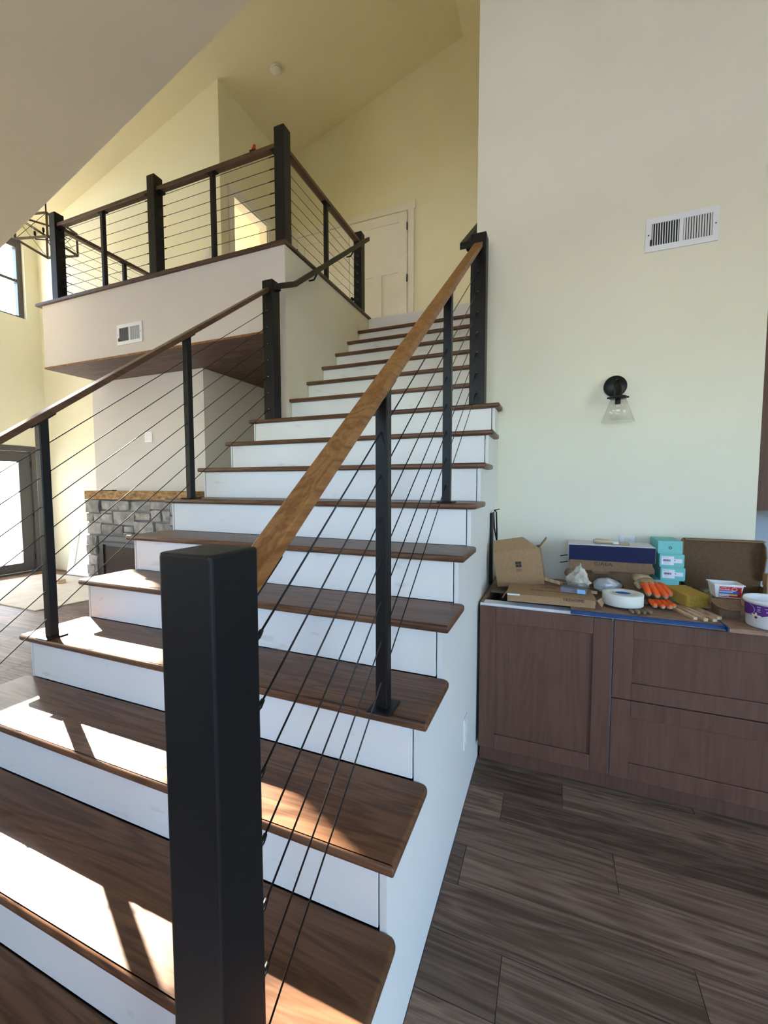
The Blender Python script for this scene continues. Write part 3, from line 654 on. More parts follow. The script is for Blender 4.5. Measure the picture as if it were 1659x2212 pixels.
# lantern pendant hanging past the left end of the loft
lp = thing('lantern_pendant', 'open wooden box lantern pendant with candle bulbs hanging beyond the loft', 'pendant lamp', (-5.478, 2.83, 4.30))
cx, cy, zb_, zt_ = -5.478, 2.83, 4.30, 4.565; ang = math.radians(15.5); hw = 0.21
cs, sn = math.cos(ang), math.sin(ang); P4 = [(cx + u * cs * hw - v * sn * hw, cy + u * sn * hw + v * cs * hw) for u, v in ((-1, -1), (1, -1), (1, 1), (-1, 1))]
for i in range(4):
    a, c = P4[i], P4[(i + 1) % 4]
    for z in (zb_, zt_): obj('frame_bar', loft(B(), [(a[0], a[1], z), (c[0], c[1], z)], 0.016, 4, smooth=False), M['lantern'], lp)
    obj('frame_bar', loft(B(), [(a[0], a[1], zb_), (a[0], a[1], zt_)], 0.014, 4, smooth=False), M['lantern'], lp)
    obj('cross_wire', loft(B(), [(a[0], a[1], zb_), (c[0], c[1], zt_)], 0.0028, 5), M['cable'], lp)
    obj('cross_wire', loft(B(), [(c[0], c[1], zb_), (a[0], a[1], zt_)], 0.0028, 5), M['cable'], lp)
obj('frame_bar', loft(B(), [(P4[0][0], P4[0][1], zt_), (P4[2][0], P4[2][1], zt_)], 0.012, 4, smooth=False), M['lantern'], lp)
obj('stem', loft(B(), [(cx, cy, zb_ + 0.08), (cx, cy, ZR(cx))], 0.008, 8), M['black'], lp)
obj('canopy', lathe(B(), [(0, 0), (0.06, 0), (0.06, -0.03), (0, -0.03)], (cx, cy, ZR(cx) + 0.01), 24), M['black'], lp)
for k in range(4):
    a = ang + k * math.pi / 2 + 0.5; ex, ey = cx + 0.12 * math.cos(a), cy + 0.12 * math.sin(a)
    ar = obj('arm', loft(B(), [(cx, cy, zb_ + 0.09), (ex, ey, zb_ + 0.075), (ex, ey, zb_ + 0.12)], 0.006, 6), M['black'], lp)
    obj('candle_sleeve', loft(B(), [(ex, ey, zb_ + 0.12), (ex, ey, zb_ + 0.165)], 0.012, 10), M['black'], ar)
    obj('bulb', loft(B(), [(ex, ey, zb_ + 0.165), (ex, ey, zb_ + 0.20), (ex, ey, zb_ + 0.235), (ex, ey, zb_ + 0.27)], [0.010, 0.020, 0.018, 0.003], 12), M['shade'], ar)

# ================================================================== LIVING-ROOM FLOOR ITEMS
def flatsheet(pts, z0, z1): return prism(B(), pts, 'Z', z0, z1)
tag(obj('floor_sheet', flatsheet([(-7.2, 2.62), (-7.15, 3.55), (-6.2, 3.60), (-4.93, 2.78), (-5.04, 2.26), (-6.0, 2.28)], 0.0, 0.010), M['sheet']), 'pale protection sheet spread on the floor by the glass door', 'floor cover')
b = B(); box(b, -6.33, -6.17, 3.16, 3.26, 0.0105, 0.06, 0.004); tag(obj('wood_block', b, M['shim']), 'small pine block on the pale floor sheet', 'wood block')
wp = thing('door_panel', 'white panelled door leaf leaning on the wall left of the fireplace', 'door panel', (-6.2, 3.6, 0.0))
lean = RX(math.radians(-11), (-6.3, 3.62, 0.0))
obj('panel_board', box(B(), -6.75, -5.75, 3.62, 3.65, 0.011, 0.86, 0.002, 1, lean), M['white'], wp)
for a, c, e, f in ((-6.75, -6.60, 0.011, 0.86), (-5.90, -5.75, 0.011, 0.86), (-6.60, -5.90, 0.011, 0.14), (-6.60, -5.90, 0.73, 0.86)):
    obj('rail_strip', box(B(), a, c, 3.608, 3.621, e, f, 0.002, 1, lean), M['white'], wp)

# ================================================================== BASE CABINETS
ZT2, YF = 0.830, 1.500
def shaker(x0, x1, z0, z1, y, name, par):
    d = obj(name, box(B(), x0 + 0.05, x1 - 0.05, y + 0.011, y + 0.019, z0 + 0.05, z1 - 0.05), M['cab'], par); w = 0.075
    for nm, a, c, e, f in (('stile', x0, x0 + w, z0, z1), ('stile', x1 - w, x1, z0, z1), ('cross_rail', x0 + w, x1 - w, z0, z0 + w), ('cross_rail', x0 + w, x1 - w, z1 - w, z1)):
        obj(nm, box(B(), a, c, y, y + 0.019, e, f, 0.0025, 2), M['cab'], d)
    return d
def carcass(x0, x1, label):
    g = thing('base_cabinet', label, 'cabinet', ((x0 + x1) / 2, 1.86, 0.0)); t = 0.016
    for a, c in ((x0, x0 + t), (x1 - t, x1)): obj('side', box(box(B(), a, c, YF + 0.021, YR - 0.002, 0.10, ZT2), a, c, YF + 0.081, YR - 0.002, 0.0, 0.10), M['ply'], g)
    obj('back', box(B(), x0 + t, x1 - t, YR - 0.018, YR - 0.002, 0.08, ZT2), M['ply'], g)
    obj('bottom', box(B(), x0 + t, x1 - t, YF + 0.021, YR - 0.018, 0.10, 0.116), M['dark'], g)
    obj('front_stretcher', box(B(), x0 + t, x1 - t, YF + 0.021, YF + 0.085, ZT2 - t, ZT2), M['card_w'], g)
    obj('back_stretcher', box(B(), x0 + t, x1 - t, 1.80, YR - 0.018, ZT2 - t, ZT2), M['ply'], g)
    obj('front_edge', box(B(), x0, x1, YF + 0.0195, YF + 0.021, 0.10, ZT2), M['card_w'], g)
    obj('toe_kick', box(B(), x0, x1, YF + 0.068, YF + 0.080, 0.0, 0.10), M['cab'], g)
    return g
c1 = carcass(-0.016, 0.566, 'dark brown shaker base cabinet with one door beside the stairs')
shaker(-0.013, 0.563, 0.103, 0.818, YF, 'door', c1)
c2 = carcass(0.567, 1.330, 'dark brown shaker base cabinet with two wide drawers at right edge')
shaker(0.569, 1.327, 0.468, 0.818, YF, 'drawer', c2); shaker(0.569, 1.327, 0.103, 0.463, YF, 'drawer', c2)
# kitchen cabinet seen past the end of the right wall
kc = thing('wall_cabinet', 'dark brown wall cabinet past the end of the right wall', 'cabinet', (1.8, 2.7, 1.28))
obj('side', box(B(), 1.39, 1.408, 2.50, 2.948, 1.262, 2.40), M['cab'], kc); obj('carcass', box(B(), 1.408, 2.3, 2.52, 2.948, 1.262, 2.40), M['cab'], kc)
obj('top_moulding', box(B(), 1.385, 2.31, 2.49, 2.948, 2.40, 2.70), M['cap'], kc)

# ================================================================== CLUTTER ON THE CABINETS
ZB = 0.849
fbd = thing('fibreboard', 'brown board with a blue front edge laid across the cabinets', 'board', (0.67, 1.85, ZT2))
obj('panel', box(B(), 0.394, 0.955, 1.492, 2.19, ZT2 + 0.0015, ZB), M['ply'], fbd)
obj('blue_edge', box(B(), 0.392, 0.957, 1.474, 1.492, ZT2 + 0.0015, ZB - 0.001, 0.002, 1), M['bluedge'], fbd)
obj('blue_strip', box(B(), 0.400, 0.950, 1.468, 1.474, ZT2 + 0.006, ZT2 + 0.014), M['bluedge'], fbd)
fb2 = thing('fibreboard', 'rough brown board under the white bucket at right edge', 'board', (1.15, 1.85, ZT2))
obj('panel', box(B(), 0.962, 1.325, 1.448, 2.19, ZT2 + 0.0015, ZB), M['ply'], fb2)
obj('blue_edge', box(B(), 0.9575, 0.962, 1.450, 1.62, ZT2 + 0.0015, ZB), M['bluedge'], fb2)

# tilted shipping box with a four-square mark
bx = thing('shipping_box', 'tilted cardboard box with four dark squares printed on it', 'box', (0.15, 1.78, 0.86))
tl = RY(math.radians(-8.4), (0.039, 1.76, 0.858)); W0, H0, D0 = 0.240, 0.188, 0.15; xa, za, y0 = 0.039, 0.858, 1.762
def wall_(x0, x1, y0, y1, z0, z1, nm, mt_=tl, m_=None, par=None): return obj(nm, box(B(), x0, x1, y0, y1, z0, z1, mtx=mt_), m_ or M['kraft'], par or bx)
wall_(xa, xa + W0, y0, y0 + 0.004, za, za + H0, 'front'); wall_(xa, xa + W0, y0 + D0, y0 + D0 + 0.004, za, za + H0, 'back')
wall_(xa, xa + 0.004, y0 + 0.004, y0 + D0, za, za + H0, 'side'); wall_(xa + W0 - 0.004, xa + W0, y0 + 0.004, y0 + D0, za, za + H0, 'side'); wall_(xa + 0.004, xa + W0 - 0.004, y0 + 0.004, y0 + D0, za, za + 0.004, 'base')
zt_ = za + H0
fp_ = [(xa, zt_), (xa + W0, zt_), (xa + W0 * 0.66, zt_ + 0.085), (xa + 0.004, zt_ + 0.078)]
t = prism(B(), [(p[0], p[1]) for p in fp_], 'Y', y0, y0 + 0.004); bmesh.ops.transform(t, matrix=tl @ RX(math.radians(-42), (xa, y0, zt_)), verts=t.verts); obj('flap', t, M['kraft'], bx)
t = box(B(), xa + W0 - 0.004, xa + W0, y0 + 0.01, y0 + D0 - 0.01, zt_, zt_ + 0.055); bmesh.ops.transform(t, matrix=tl @ RY(math.radians(42), (xa + W0, y0, zt_)), verts=t.verts); obj('flap', t, M['kraft'], bx)
obj('packing_paper', lump(B(), (0.185, 1.84, 1.062), (0.05, 0.045, 0.028), 2, 0.4, 2, 3), M['label'], bx)
for i in (0, 1):
    for j in (0, 1):
        wall_(xa + 0.108 + i * 0.0155, xa + 0.1225 + i * 0.0155, y0 - 0.0006, y0, za + 0.098 + j * 0.0155, za + 0.1125 + j * 0.0155, 'logo_square', tl, M['ink'])
wall_(xa + 0.109, xa + 0.1375, y0 - 0.0005, y0, za + 0.075, za + 0.092, 'print_patch', tl, M['kraft_d'])
# flat carton with lettering
fx = thing('flat_carton', 'flat brown carton printed TREHOME on the front of the left cabinet', 'box', (0.30, 1.64, 0.846))
rz = RZ(math.radians(1.6), (0.105, 1.525, 0.84)); zc0, zc1 = 0.8495, 0.888
obj('tray', box(B(), 0.112, 0.496, 1.524, 1.738, zc0, zc1 - 0.003, 0.001, 1, rz), M['kraft'], fx)
obj('lid', box(B(), 0.108, 0.500, 1.519, 1.742, zc1 - 0.003, zc1, 0.001, 1, rz), M['kraft'], fx)
t = prism(B(), [(0.0, 0.0), (0.06, -0.010), (0.05, -0.036), (0.01, -0.038)], 'X', -0.0015, 0.0015); bmesh.ops.transform(t, matrix=Matrix.Translation((0.502, 1.535, zc1)) @ Matrix.Rotation(math.radians(-28), 4, 'Y') @ Matrix.Rotation(math.radians(-20), 4, 'Z'), verts=t.verts); obj('end_flap', t, M['kraft'], fx)
t = prism(B(), [(0.0, 0.0), (0.05, 0.0), (0.045, -0.036), (0.01, -0.038)], 'X', -0.0015, 0.0015); bmesh.ops.transform(t, matrix=Matrix.Translation((0.106, 1.53, zc1)) @ Matrix.Rotation(math.radians(32), 4, 'Y'), verts=t.verts); obj('end_flap', t, M['kraft'], fx)
obj('tape_strip', box(B(), 0.112, 0.170, 1.5175, 1.5187, zc1 - 0.007, zc1 + 0.0005, mtx=rz), M['card_w'], fx)
obj('shipping_label', box(B(), 0.5035, 0.5045, 1.575, 1.60, zc0 + 0.004, zc0 + 0.028, mtx=rz), M['label'], fx)
text('TREHOME', 0.0195, rz @ facing(0.405, 1.5178, zc1 - 0.0085), M['ink'], fx, sx=1.05)
flat_txt = lambda x, y, z, a=0.0: Matrix.Translation((x, y, z)) @ Matrix.Rotation(a, 4, 'Z')
text('JOHERE / Towel', 0.018, rz @ flat_txt(0.28, 1.63, zc1 + 0.0004), M['ink'], fx, sx=1.1)
text('HEFEE', 0.02, rz @ flat_txt(0.30, 1.70, zc1 + 0.0004), M['ink'], fx, sx=1.2)
# slat, wrapped pack
sl_ = box(B(), 0.25, 0.365, 1.775, 1.800, 0.905, 0.917, 0.001, 1, RZ(math.radians(-28), (0.30, 1.79, 0.9)) @ RY(math.radians(6), (0.30, 1.79, 0.9)))
tag(obj('pine_lath', sl_, M['shim']), 'thin wood slat leaning between the tilted box and flat carton', 'wood strip')
pk = thing('wrapped_pack', 'grey plastic-wrapped pack with light blue label on the flat carton', 'pack', (0.41, 1.66, zc1))
rp = RZ(math.radians(-8), (0.40, 1.65, zc1))
obj('pack_body', box(B(), 0.352, 0.468, 1.625, 1.685, zc1 + 0.001, zc1 + 0.026, 0.004, 2, rp), M['greypack'], pk)
obj('label', box(B(), 0.428, 0.463, 1.6238, 1.6252, zc1 + 0.004, zc1 + 0.023, mtx=rp), M['sky_blue'], pk)
obj('clear_film', loft(B(), [(0.35, 1.66, zc1 + 0.036), (0.40, 1.655, zc1 + 0.038), (0.46, 1.65, zc1 + 0.036), (0.478, 1.65, zc1 + 0.03)], [0.016, 0.02, 0.019, 0.008], 10, (0.55, 1.5)), M['film'], pk)
# cloth, bag
cl = B(); t = bmesh.new(); bmesh.ops.create_icosphere(t, subdivisions=4, radius=1.0)
for v in t.verts:
    n = v.co.normalized(); q = 1 + 0.34 * mnoise.noise(n * 2.2 + Vector((4, 1, 2))) + 0.34 * abs(mnoise.noise(n * 4.6)) - 0.06; hgt = n.z
    v.co = Vector((0.436 + n.x * (0.052 - 0.022 * max(0, hgt)) * q, 1.775 + n.y * 0.045 * q, 0.918 + n.z * (0.078 if hgt > 0 else 0.028) * q))
for f in t.faces: f.smooth = True
add(cl, t); tag(obj('cloth', cl, M['rag']), 'crumpled soiled white cloth heaped behind the wrapped pack', 'cloth')
bg_ = thing('plastic_bag', 'clear plastic bag of white powder beside the crumpled cloth', 'bag', (0.55, 1.78, 0.90))
obj('contents', lump(B(), (0.568, 1.80, 0.905), (0.060, 0.046, 0.038), 3, 0.22, 1.8, 8), M['powder'], bg_)
obj('bag_film', lump(B(), (0.568, 1.80, 0.905), (0.070, 0.052, 0.042), 3, 0.30, 2.6, 8), M['film'], bg_)
b = box(B(), 0.488, 0.514, 1.655, 1.675, zc1 + 0.0005, zc1 + 0.012, 0.001); tag(obj('wood_chip', b, M['shim']), 'little pale wood chip beside the wrapped pack', 'wood chip')
# navy box on brown carton, wood-handled tool
bc = thing('lidded_carton', 'brown carton printed CIREA under the navy box', 'box', (0.59, 2.05, ZB)); x0, x1 = 0.398, 0.792
obj('body', box(B(), x0 + 0.012, x1 - 0.010, 1.962, 2.15, ZB + 0.0008, 0.955), M['kraft_d'], bc)
obj('lid', box(B(), x0, x1, 1.948, 2.158, 0.992, 1.004), M['kraft_d'], bc)
t = box(B(), x0 + 0.004, x1 - 0.002, 1.944, 1.948, 0.950, 1.003); bmesh.ops.transform(t, matrix=RX(math.radians(-9), (0.6, 1.946, 1.003)), verts=t.verts); obj('front_flap', t, M['kraft_d'], bc)
t = prism(B(), [(0.51, 0.952), (0.60, 0.952), (0.592, 0.934), (0.518, 0.934)], 'Y', 1.934, 1.938); obj('tuck_tab', t, M['kraft_d'], bc)
obj('side', box(B(), x0 + 0.012, x0 + 0.018, 1.955, 2.15, 0.955, 0.992), M['kraft_d'], bc); obj('side', box(B(), x1 - 0.016, x1 - 0.010, 1.955, 2.15, 0.955, 0.992), M['kraft_d'], bc)
obj('back', box(B(), x0 + 0.018, x1 - 0.016, 2.144, 2.15, 0.955, 0.992), M['kraft_d'], bc)
t = prism(B(), [(x1 - 0.004, 1.0), (x1 + 0.012, 0.968), (x1 + 0.010, 0.945), (x1 - 0.004, 0.955)], 'Y', 1.95, 2.0); obj('side_flap', t, M['kraft_d'], bc)
t = lathe(B(), [(0, 0), (0.026, 0), (0.026, 0.003), (0, 0.003)], (x0 + 0.004, 1.955, 0.925), 20, 'Y'); obj('side_flap', t, M['kraft_d'], bc)
text('CIREA', 0.026, RX(math.radians(-9), (0.6, 1.946, 1.003)) @ facing(0.565, 1.9435, 0.986), M['ink'], bc, sx=1.25)
obj('print_line', box(B(), 0.515, 0.615, 1.9405, 1.9416, 0.968, 0.9692), M['ink'], bc)
nb = thing('navy_box', 'navy blue box with a white top stacked on the brown carton', 'box', (0.595, 2.04, 1.005))
obj('front_panel', box(B(), 0.395, 0.800, 1.930, 1.934, 1.006, 1.086), M['navy'], nb)
obj('carton', box(B(), 0.392, 0.802, 1.934, 2.13, 1.0055, 1.089, 0.002, 1), M['card_w'], nb)
obj('thumb_hole', lathe(B(), [(0, 0), (0.018, 0), (0.018, 0.001), (0, 0.001)], (0, 0, 0), 16, 'Y'), M['plastic_w'], nb).data.transform(Matrix.Translation((0.3918, 2.03, 1.05)) @ Matrix.Rotation(math.pi / 2, 4, 'Z'))
for y, z in ((1.99, 1.02), (1.975, 0.985)): obj('loose_wire', loft(B(), [(0.352, y, z - 0.008), (0.392, y, z)], 0.003, 6), M['cable'], nb)
tg = thing('brush', 'wood-handled brush lying on top of the navy box', 'tool', (0.56, 2.02, 1.09))
obj('handle', loft(B(), [(0.518, 2.00, 1.102), (0.535, 2.00, 1.104), (0.585, 2.00, 1.103), (0.622, 2.00, 1.101)], [0.010, 0.0135, 0.0125, 0.010], 12), M['handle'], tg)
obj('ferrule', box(B(), 0.613, 0.64, 1.985, 2.015, 1.091, 1.104, 0.002, 1), M['card_w'], tg)
obj('bristles', prism(B(), [(0.64, 1.984), (0.69, 1.978), (0.688, 2.014), (0.64, 2.016)], 'Z', 1.0905, 1.099), M['tan'], tg)
# four mint boxes
h4 = 0.0685
tea = 'mint boxes stacked on the counter'
for k, (dx, nm) in enumerate(((-0.008, 'mint box with a round mark, lowest of the stack'), (0.016, 'mint box with barcode label, second from bottom of the stack'), (0.010, 'mint box with barcode label, second from top of the stack'), (0.0, 'mint box with a round mark, topmost of the stack'))):
    z0 = ZB + 0.001 + k * h4; xa = 0.818 + dx; xb = xa + 0.108; yf = 1.975
    g = thing('mint_box', nm, 'box', ((xa + xb) / 2, 2.07, z0), tea)
    obj('tray', box(B(), xa + 0.002, xb - 0.002, yf + 0.002, 2.165, z0, z0 + 0.02), M['teal'], g)
    obj('lid', box(B(), xa, xb, yf, 2.168, z0 + 0.006, z0 + h4 - 0.001, 0.0015, 1), M['teal'], g)
    if k in (0, 3):
        t = lathe(B(), [(0.0042, 0), (0.0072, 0), (0.0072, -0.0005), (0.0042, -0.0005)], (xa + 0.054, yf - 0.0001, z0 + 0.032), 24, 'Y', True); obj('ring_mark', t, M['ink'], g)
        obj('ring_notch', box(B(), xa + 0.0525, xa + 0.0555, yf - 0.0006, yf, z0 + 0.036, z0 + 0.0395), M['ink'], g)
    else:
        lb = obj('label', box(B(), xa + 0.008, xa + 0.062, yf - 0.0005, yf, z0 + 0.012, z0 + 0.056), M['label'], g)
        obj('label', box(B(), xa + 0.062, xa + 0.098, yf - 0.0005, yf, z0 + 0.024, z0 + 0.044), M['label'], g)
        bm = B(); x = xa + 0.015; r = random.Random(5)
        while x < xa + 0.048:
            w = r.choice((0.0006, 0.0011, 0.0016)); box(bm, x, x + w, yf - 0.0009, yf - 0.0005, z0 + 0.030, z0 + 0.041); x += w + r.choice((0.0006, 0.001))
        o_ = obj('barcode', bm, M['ink'], lb); o_['kind'] = 'stuff'
        text('MFGS 1.2M9', 0.0052, facing(xa + 0.024, yf - 0.0007, z0 + 0.0485), M['ink'], lb, ext=0.0001)
        text('TEMPS / YM', 0.0042, facing(xa + 0.030, yf - 0.0007, z0 + 0.022), M['ink'], lb, ext=0.0001)
        obj('print_dot', box(B(), xa + 0.064, xa + 0.068, yf - 0.0009, yf - 0.0005, z0 + 0.034, z0 + 0.039), M['ink'], lb)
# big open carton
oc = thing('open_carton', 'large open cardboard carton standing against the wall end', 'box', (1.12, 2.05, ZB)); xa, xb = 0.962, 1.300
t = box(B(), xa, xb, 2.118, 2.124, 0.856, 1.128); obj('raised_lid', t, M['kraft_shaded'], oc)
obj('lid_rim', box(B(), xa + 0.002, xb, 2.088, 2.118, 1.120, 1.127), M['kraft_d'], oc)
t = prism(B(), [(2.118, 0.92), (2.118, 1.126), (2.075, 1.10), (2.060, 1.05), (2.085, 0.93)], 'X', xb - 0.005, xb); obj('lid_side', t, M['kraft_d'], oc)
t = prism(B(), [(2.118, 1.04), (2.118, 1.127), (2.10, 1.124), (2.062, 1.075), (2.070, 1.05)], 'X', xa, xa + 0.005); bmesh.ops.transform(t, matrix=RZ(math.radians(-38), (xa, 2.118, 1)), verts=t.verts); obj('lid_side', t, M['kraft_d'], oc)
obj('tray_front', box(B(), xa, xb, 1.84, 1.845, ZB + 0.001, 0.895), M['kraft_d'], oc); obj('tray_base', box(B(), xa, xb, 1.845, 2.118, ZB + 0.001, ZB + 0.005), M['kraft_d'], oc)
obj('tray_side', box(B(), xa, xa + 0.005, 1.845, 2.118, ZB + 0.005, 0.895), M['kraft_d'], oc); obj('tray_side', box(B(), xb - 0.005, xb, 1.845, 2.118, ZB + 0.005, 0.895), M['kraft_d'], oc)
obj('rag_bundle', lump(B(), (1.015, 1.875, 0.895), (0.05, 0.03, 0.016), 3, 0.4, 2.4, 11), M['soiled'], oc)
rb = thing('small_carton', 'plain brown carton at the right edge behind the white bucket', 'box', (1.27, 1.80, ZB))
obj('body', box(B(), 1.205, 1.32, 1.80, 1.838, ZB + 0.001, 0.955), M['kraft'], rb); obj('lid', box(B(), 1.202, 1.322, 1.797, 1.839, 0.955, 1.01), M['kraft'], rb)
t = prism(B(), [(1.222, 1.105), (1.25, 1.04), (1.265, 1.011), (1.235, 1.011), (1.228, 1.04)], 'Y', 1.81, 1.812); tag(obj('plastic_offcut', t, M['film']), 'pointed scrap of clear plastic on the plain carton at right', 'plastic')
# tape roll
tr = thing('tape_roll', 'wide roll of white mesh tape with blue core on the board', 'tape', (0.617, 1.634, ZB))
obj('roll', lathe(B(), [(0.040, 0.0), (0.083, 0.0), (0.0845, 0.002), (0.0845, 0.050), (0.083, 0.052), (0.040, 0.052)], (0.617, 1.634, 0.8605), 56, 'Z', True), M['tape'], tr)
obj('core', lathe(B(), [(0.036, 0.0), (0.040, 0.0), (0.040, 0.053), (0.036, 0.053)], (0.617, 1.634, 0.8605), 40, 'Z', True), M['card_w'], tr)
obj('core_print', lathe(B(), [(0.0352, 0.006), (0.0359, 0.006), (0.0359, 0.048), (0.0352, 0.048)], (0.617, 1.634, 0.8605), 40, 'Z', True), M['blue'], tr)
# olive glove fingers poking out under the tape
og = thing('work_glove', 'olive work glove with curled fingers poking out under the tape', 'glove', (0.66, 1.56, ZB))
obj('palm', loft(B(), [(0.60, 1.64, ZB + 0.0045), (0.64, 1.60, ZB + 0.005), (0.665, 1.56, ZB + 0.006)], [0.028, 0.033, 0.026], 12, (0.13, 1)), M['olive'], og)
for x0, y0, x1, y1, r in ((0.634, 1.537, 0.640, 1.514, 0.0075), (0.655, 1.537, 0.661, 1.510, 0.009), (0.676, 1.541, 0.685, 1.516, 0.0085), (0.698, 1.551, 0.710, 1.528, 0.0085)):
    obj('finger', loft(B(), [(x0, y0, ZB + r + 0.001), ((x0 + x1) / 2, (y0 + y1) / 2, ZB + r + 0.002), (x1, y1, ZB + r + 0.001), (x1 + 0.001, y1 - 0.006, ZB + r)], [r * 0.9, r, r, r * 0.45], 12), M['olive'], og)
# orange gloves
def glove(px, py, pz, dx, dy, dz, label, back, fing, sc=1.0, drp=1.0):
    g = thing('work_glove', label, 'glove', (px, py, ZB))
    d = Vector((dx, dy, dz)).normalized(); s = d.cross(Vector((0, 0, 1))).normalized()
    P = Vector((px, py, pz))
    obj('cuff', loft(B(), [P - d * 0.055 * sc, P - d * 0.03 * sc, P], [0.034 * sc, 0.040 * sc, 0.041 * sc], 16, (0.45, 1)), back, g)
    obj('palm', loft(B(), [P - d * 0.01, P + d * 0.03 * sc, P + d * 0.06 * sc], [0.040 * sc, 0.044 * sc, 0.041 * sc], 16, (0.42, 1)), back, g)
    for k, ln in enumerate((0.070, 0.088, 0.082, 0.066)):
        o_ = (k - 1.5) * 0.0215 * sc; base = P + d * 0.045 * sc + s * o_ + Vector((0, 0, 0.006))
        fan = d + s * (k - 1.5) * 0.10
        pts = [base, base + fan * ln * 0.35 * sc + Vector((0, 0, 0.004)), base + fan * ln * 0.7 * sc - Vector((0, 0, 0.006)), base + fan * ln * 0.93 * sc - Vector((0, 0, 0.02 * drp)), base + fan * ln * sc - Vector((0, 0, 0.027 * drp))]
        f_ = obj('finger', loft(B(), pts, [0.0125 * sc, 0.0125 * sc, 0.012 * sc, 0.0105 * sc, 0.005 * sc], 12), fing, g)
        tp = pts[2:]; obj('fingertip', loft(B(), [tp[0] - Vector((0, 0, 0.0018)), tp[1] - Vector((0, 0, 0.0022)), tp[2] - Vector((0, 0, 0.0018))], [0.0118 * sc, 0.0108 * sc, 0.0055 * sc], 12), M['tan'], f_)
    th = P + d * 0.01 * sc + s * 0.04 * sc
    obj('thumb', loft(B(), [th - s * 0.02, th + d * 0.02 + s * 0.012, th + d * 0.045 * sc + s * 0.014 - Vector((0, 0, 0.008 * drp))], [0.014, 0.013, 0.007], 12), back, g)
glove(0.733, 1.785, 0.943, 0.30, -0.90, -0.21, 'orange-fingered work glove on top of the glove pair', M['tan'], M['orange'], 1.12, 0.6)
glove(0.748, 1.718, 0.870, 0.32, -0.95, -0.02, 'soiled orange-tipped work glove underneath the glove pair', M['soiled'], M['orange'], 0.95, 0.05)
# sponge on a scrap
sp = B(); t = bmesh.new(); bmesh.ops.create_cube(t, size=1.0); bmesh.ops.bevel(t, geom=list(t.edges), offset=0.10, segments=3, affect='EDGES', profile=0.6)
bmesh.ops.subdivide_edges(t, edges=[e for e in t.edges if e.calc_length() > 0.3], cuts=3, use_grid_fill=True)
for v in t.verts: v.co = Vector((v.co.x * 0.104, v.co.y * 0.155, v.co.z * 0.060)) + v.normal * 0.0018 * mnoise.noise(v.co * 9)
bmesh.ops.transform(t, matrix=Matrix.Translation((0.897, 1.765, 0.891)) @ Matrix.Rotation(math.radians(24), 4, 'Z') @ Matrix.Rotation(math.radians(5), 4, 'X'), verts=t.verts)
for f in t.faces: f.smooth = True
add(sp, t); tag(obj('sponge', sp, M['sponge']), 'big yellow grout sponge to the right of the orange gloves', 'sponge')
t = prism(B(), [(0.835, 1.69), (0.985, 1.745), (0.96, 1.86), (0.83, 1.83)], 'Z', ZB + 0.0005, ZB + 0.0035); tag(obj('paper_scrap', t, M['card_w']), 'grey-white scrap of sheet under the yellow sponge', 'paper')
# pine strips
for k, (xa, ya, xb, yb, z, w) in enumerate(((0.815, 1.680, 0.868, 1.515, 0, 0.016), (0.838, 1.690, 0.902, 1.508, 0, 0.018), (0.862, 1.715, 0.935, 1.515, 0, 0.018), (0.888, 1.755, 0.962, 1.555, 0, 0.019))):
    d = Vector((xb - xa, yb - ya, 0)); ln = d.length; a = math.atan2(-d.x, d.y) + math.pi
    t = box(B(), -w / 2, w / 2, 0, ln, 0, 0.011 + 0.002 * (k % 2), 0.0008, 1)
    bmesh.ops.transform(t, matrix=Matrix.Translation((xa, ya, ZB + 0.0004)) @ Matrix.Rotation(math.atan2(d.y, d.x) - math.pi / 2, 4, 'Z'), verts=t.verts)
    tag(obj('pine_strip', t, M['shim']), ('short pine strip in front of the sponge, leftmost of four', 'pine strip in front of the sponge, second from left of four', 'pine strip in front of the sponge, third from left of four', 'longest pine strip in front of the sponge, rightmost of four')[k], 'wood strip', 'pine strips on the board')
# carton with rounded flap, screw tub
fc = thing('flap_carton', 'brown carton with a rounded flap under the red-labelled tub', 'box', (1.03, 1.66, ZB))
obj('body', box(B(), 0.978, 1.050, 1.612, 1.71, ZB + 0.001, 0.927), M['kraft_d'], fc)
pts = [(1.046, 0.0), (1.046, -0.048)] + [(1.02 - 0.068 * math.sin(q * math.pi / 12) - 0.01, -0.05 * math.cos(q * math.pi / 12) - 0.002) for q in range(0, 7)]
t = prism(B(), [(p[0], p[1]) for p in pts], 'Y', -0.0015, 0.0015)
bmesh.ops.transform(t, matrix=Matrix.Translation((0, 1.610, 0.927)) @ Matrix.Rotation(math.radians(-38), 4, 'X'), verts=t.verts); obj('rounded_flap', t, M['kraft_d'], fc)
tb = thing('screw_tub', 'clear plastic screw tub with a red and blue label', 'tub', (1.0, 1.66, 0.93))
def tubsec(z, e): return [(0.966 - e, 1.625 - e), (1.050 + e, 1.625 - e), (1.050 + e, 1.695 + e), (0.966 - e, 1.695 + e)]
t = bmesh.new(); rings = [[t.verts.new((x, y, z)) for x, y in tubsec(z, e)] for z, e in ((0.929, 0.0), (0.986, 0.009), (0.986, 0.0065), (0.932, -0.002))]
for a, c in zip(rings, rings[1:]):
    for i in range(4): t.faces.new((a[i], a[(i + 1) % 4], c[(i + 1) % 4], c[i]))
t.faces.new(rings[0][::-1]); t.faces.new(rings[-1]); bmesh.ops.recalc_face_normals(t, faces=t.faces); obj('tub_body', t, M['tub'], tb)
obj('rim', box(box(box(box(B(), 0.953, 1.063, 1.612, 1.618, 0.984, 0.988), 0.953, 1.063, 1.702, 1.708, 0.984, 0.988), 0.953, 0.959, 1.618, 1.702, 0.984, 0.988), 1.057, 1.063, 1.618, 1.702, 0.984, 0.988), M['tub'], tb)
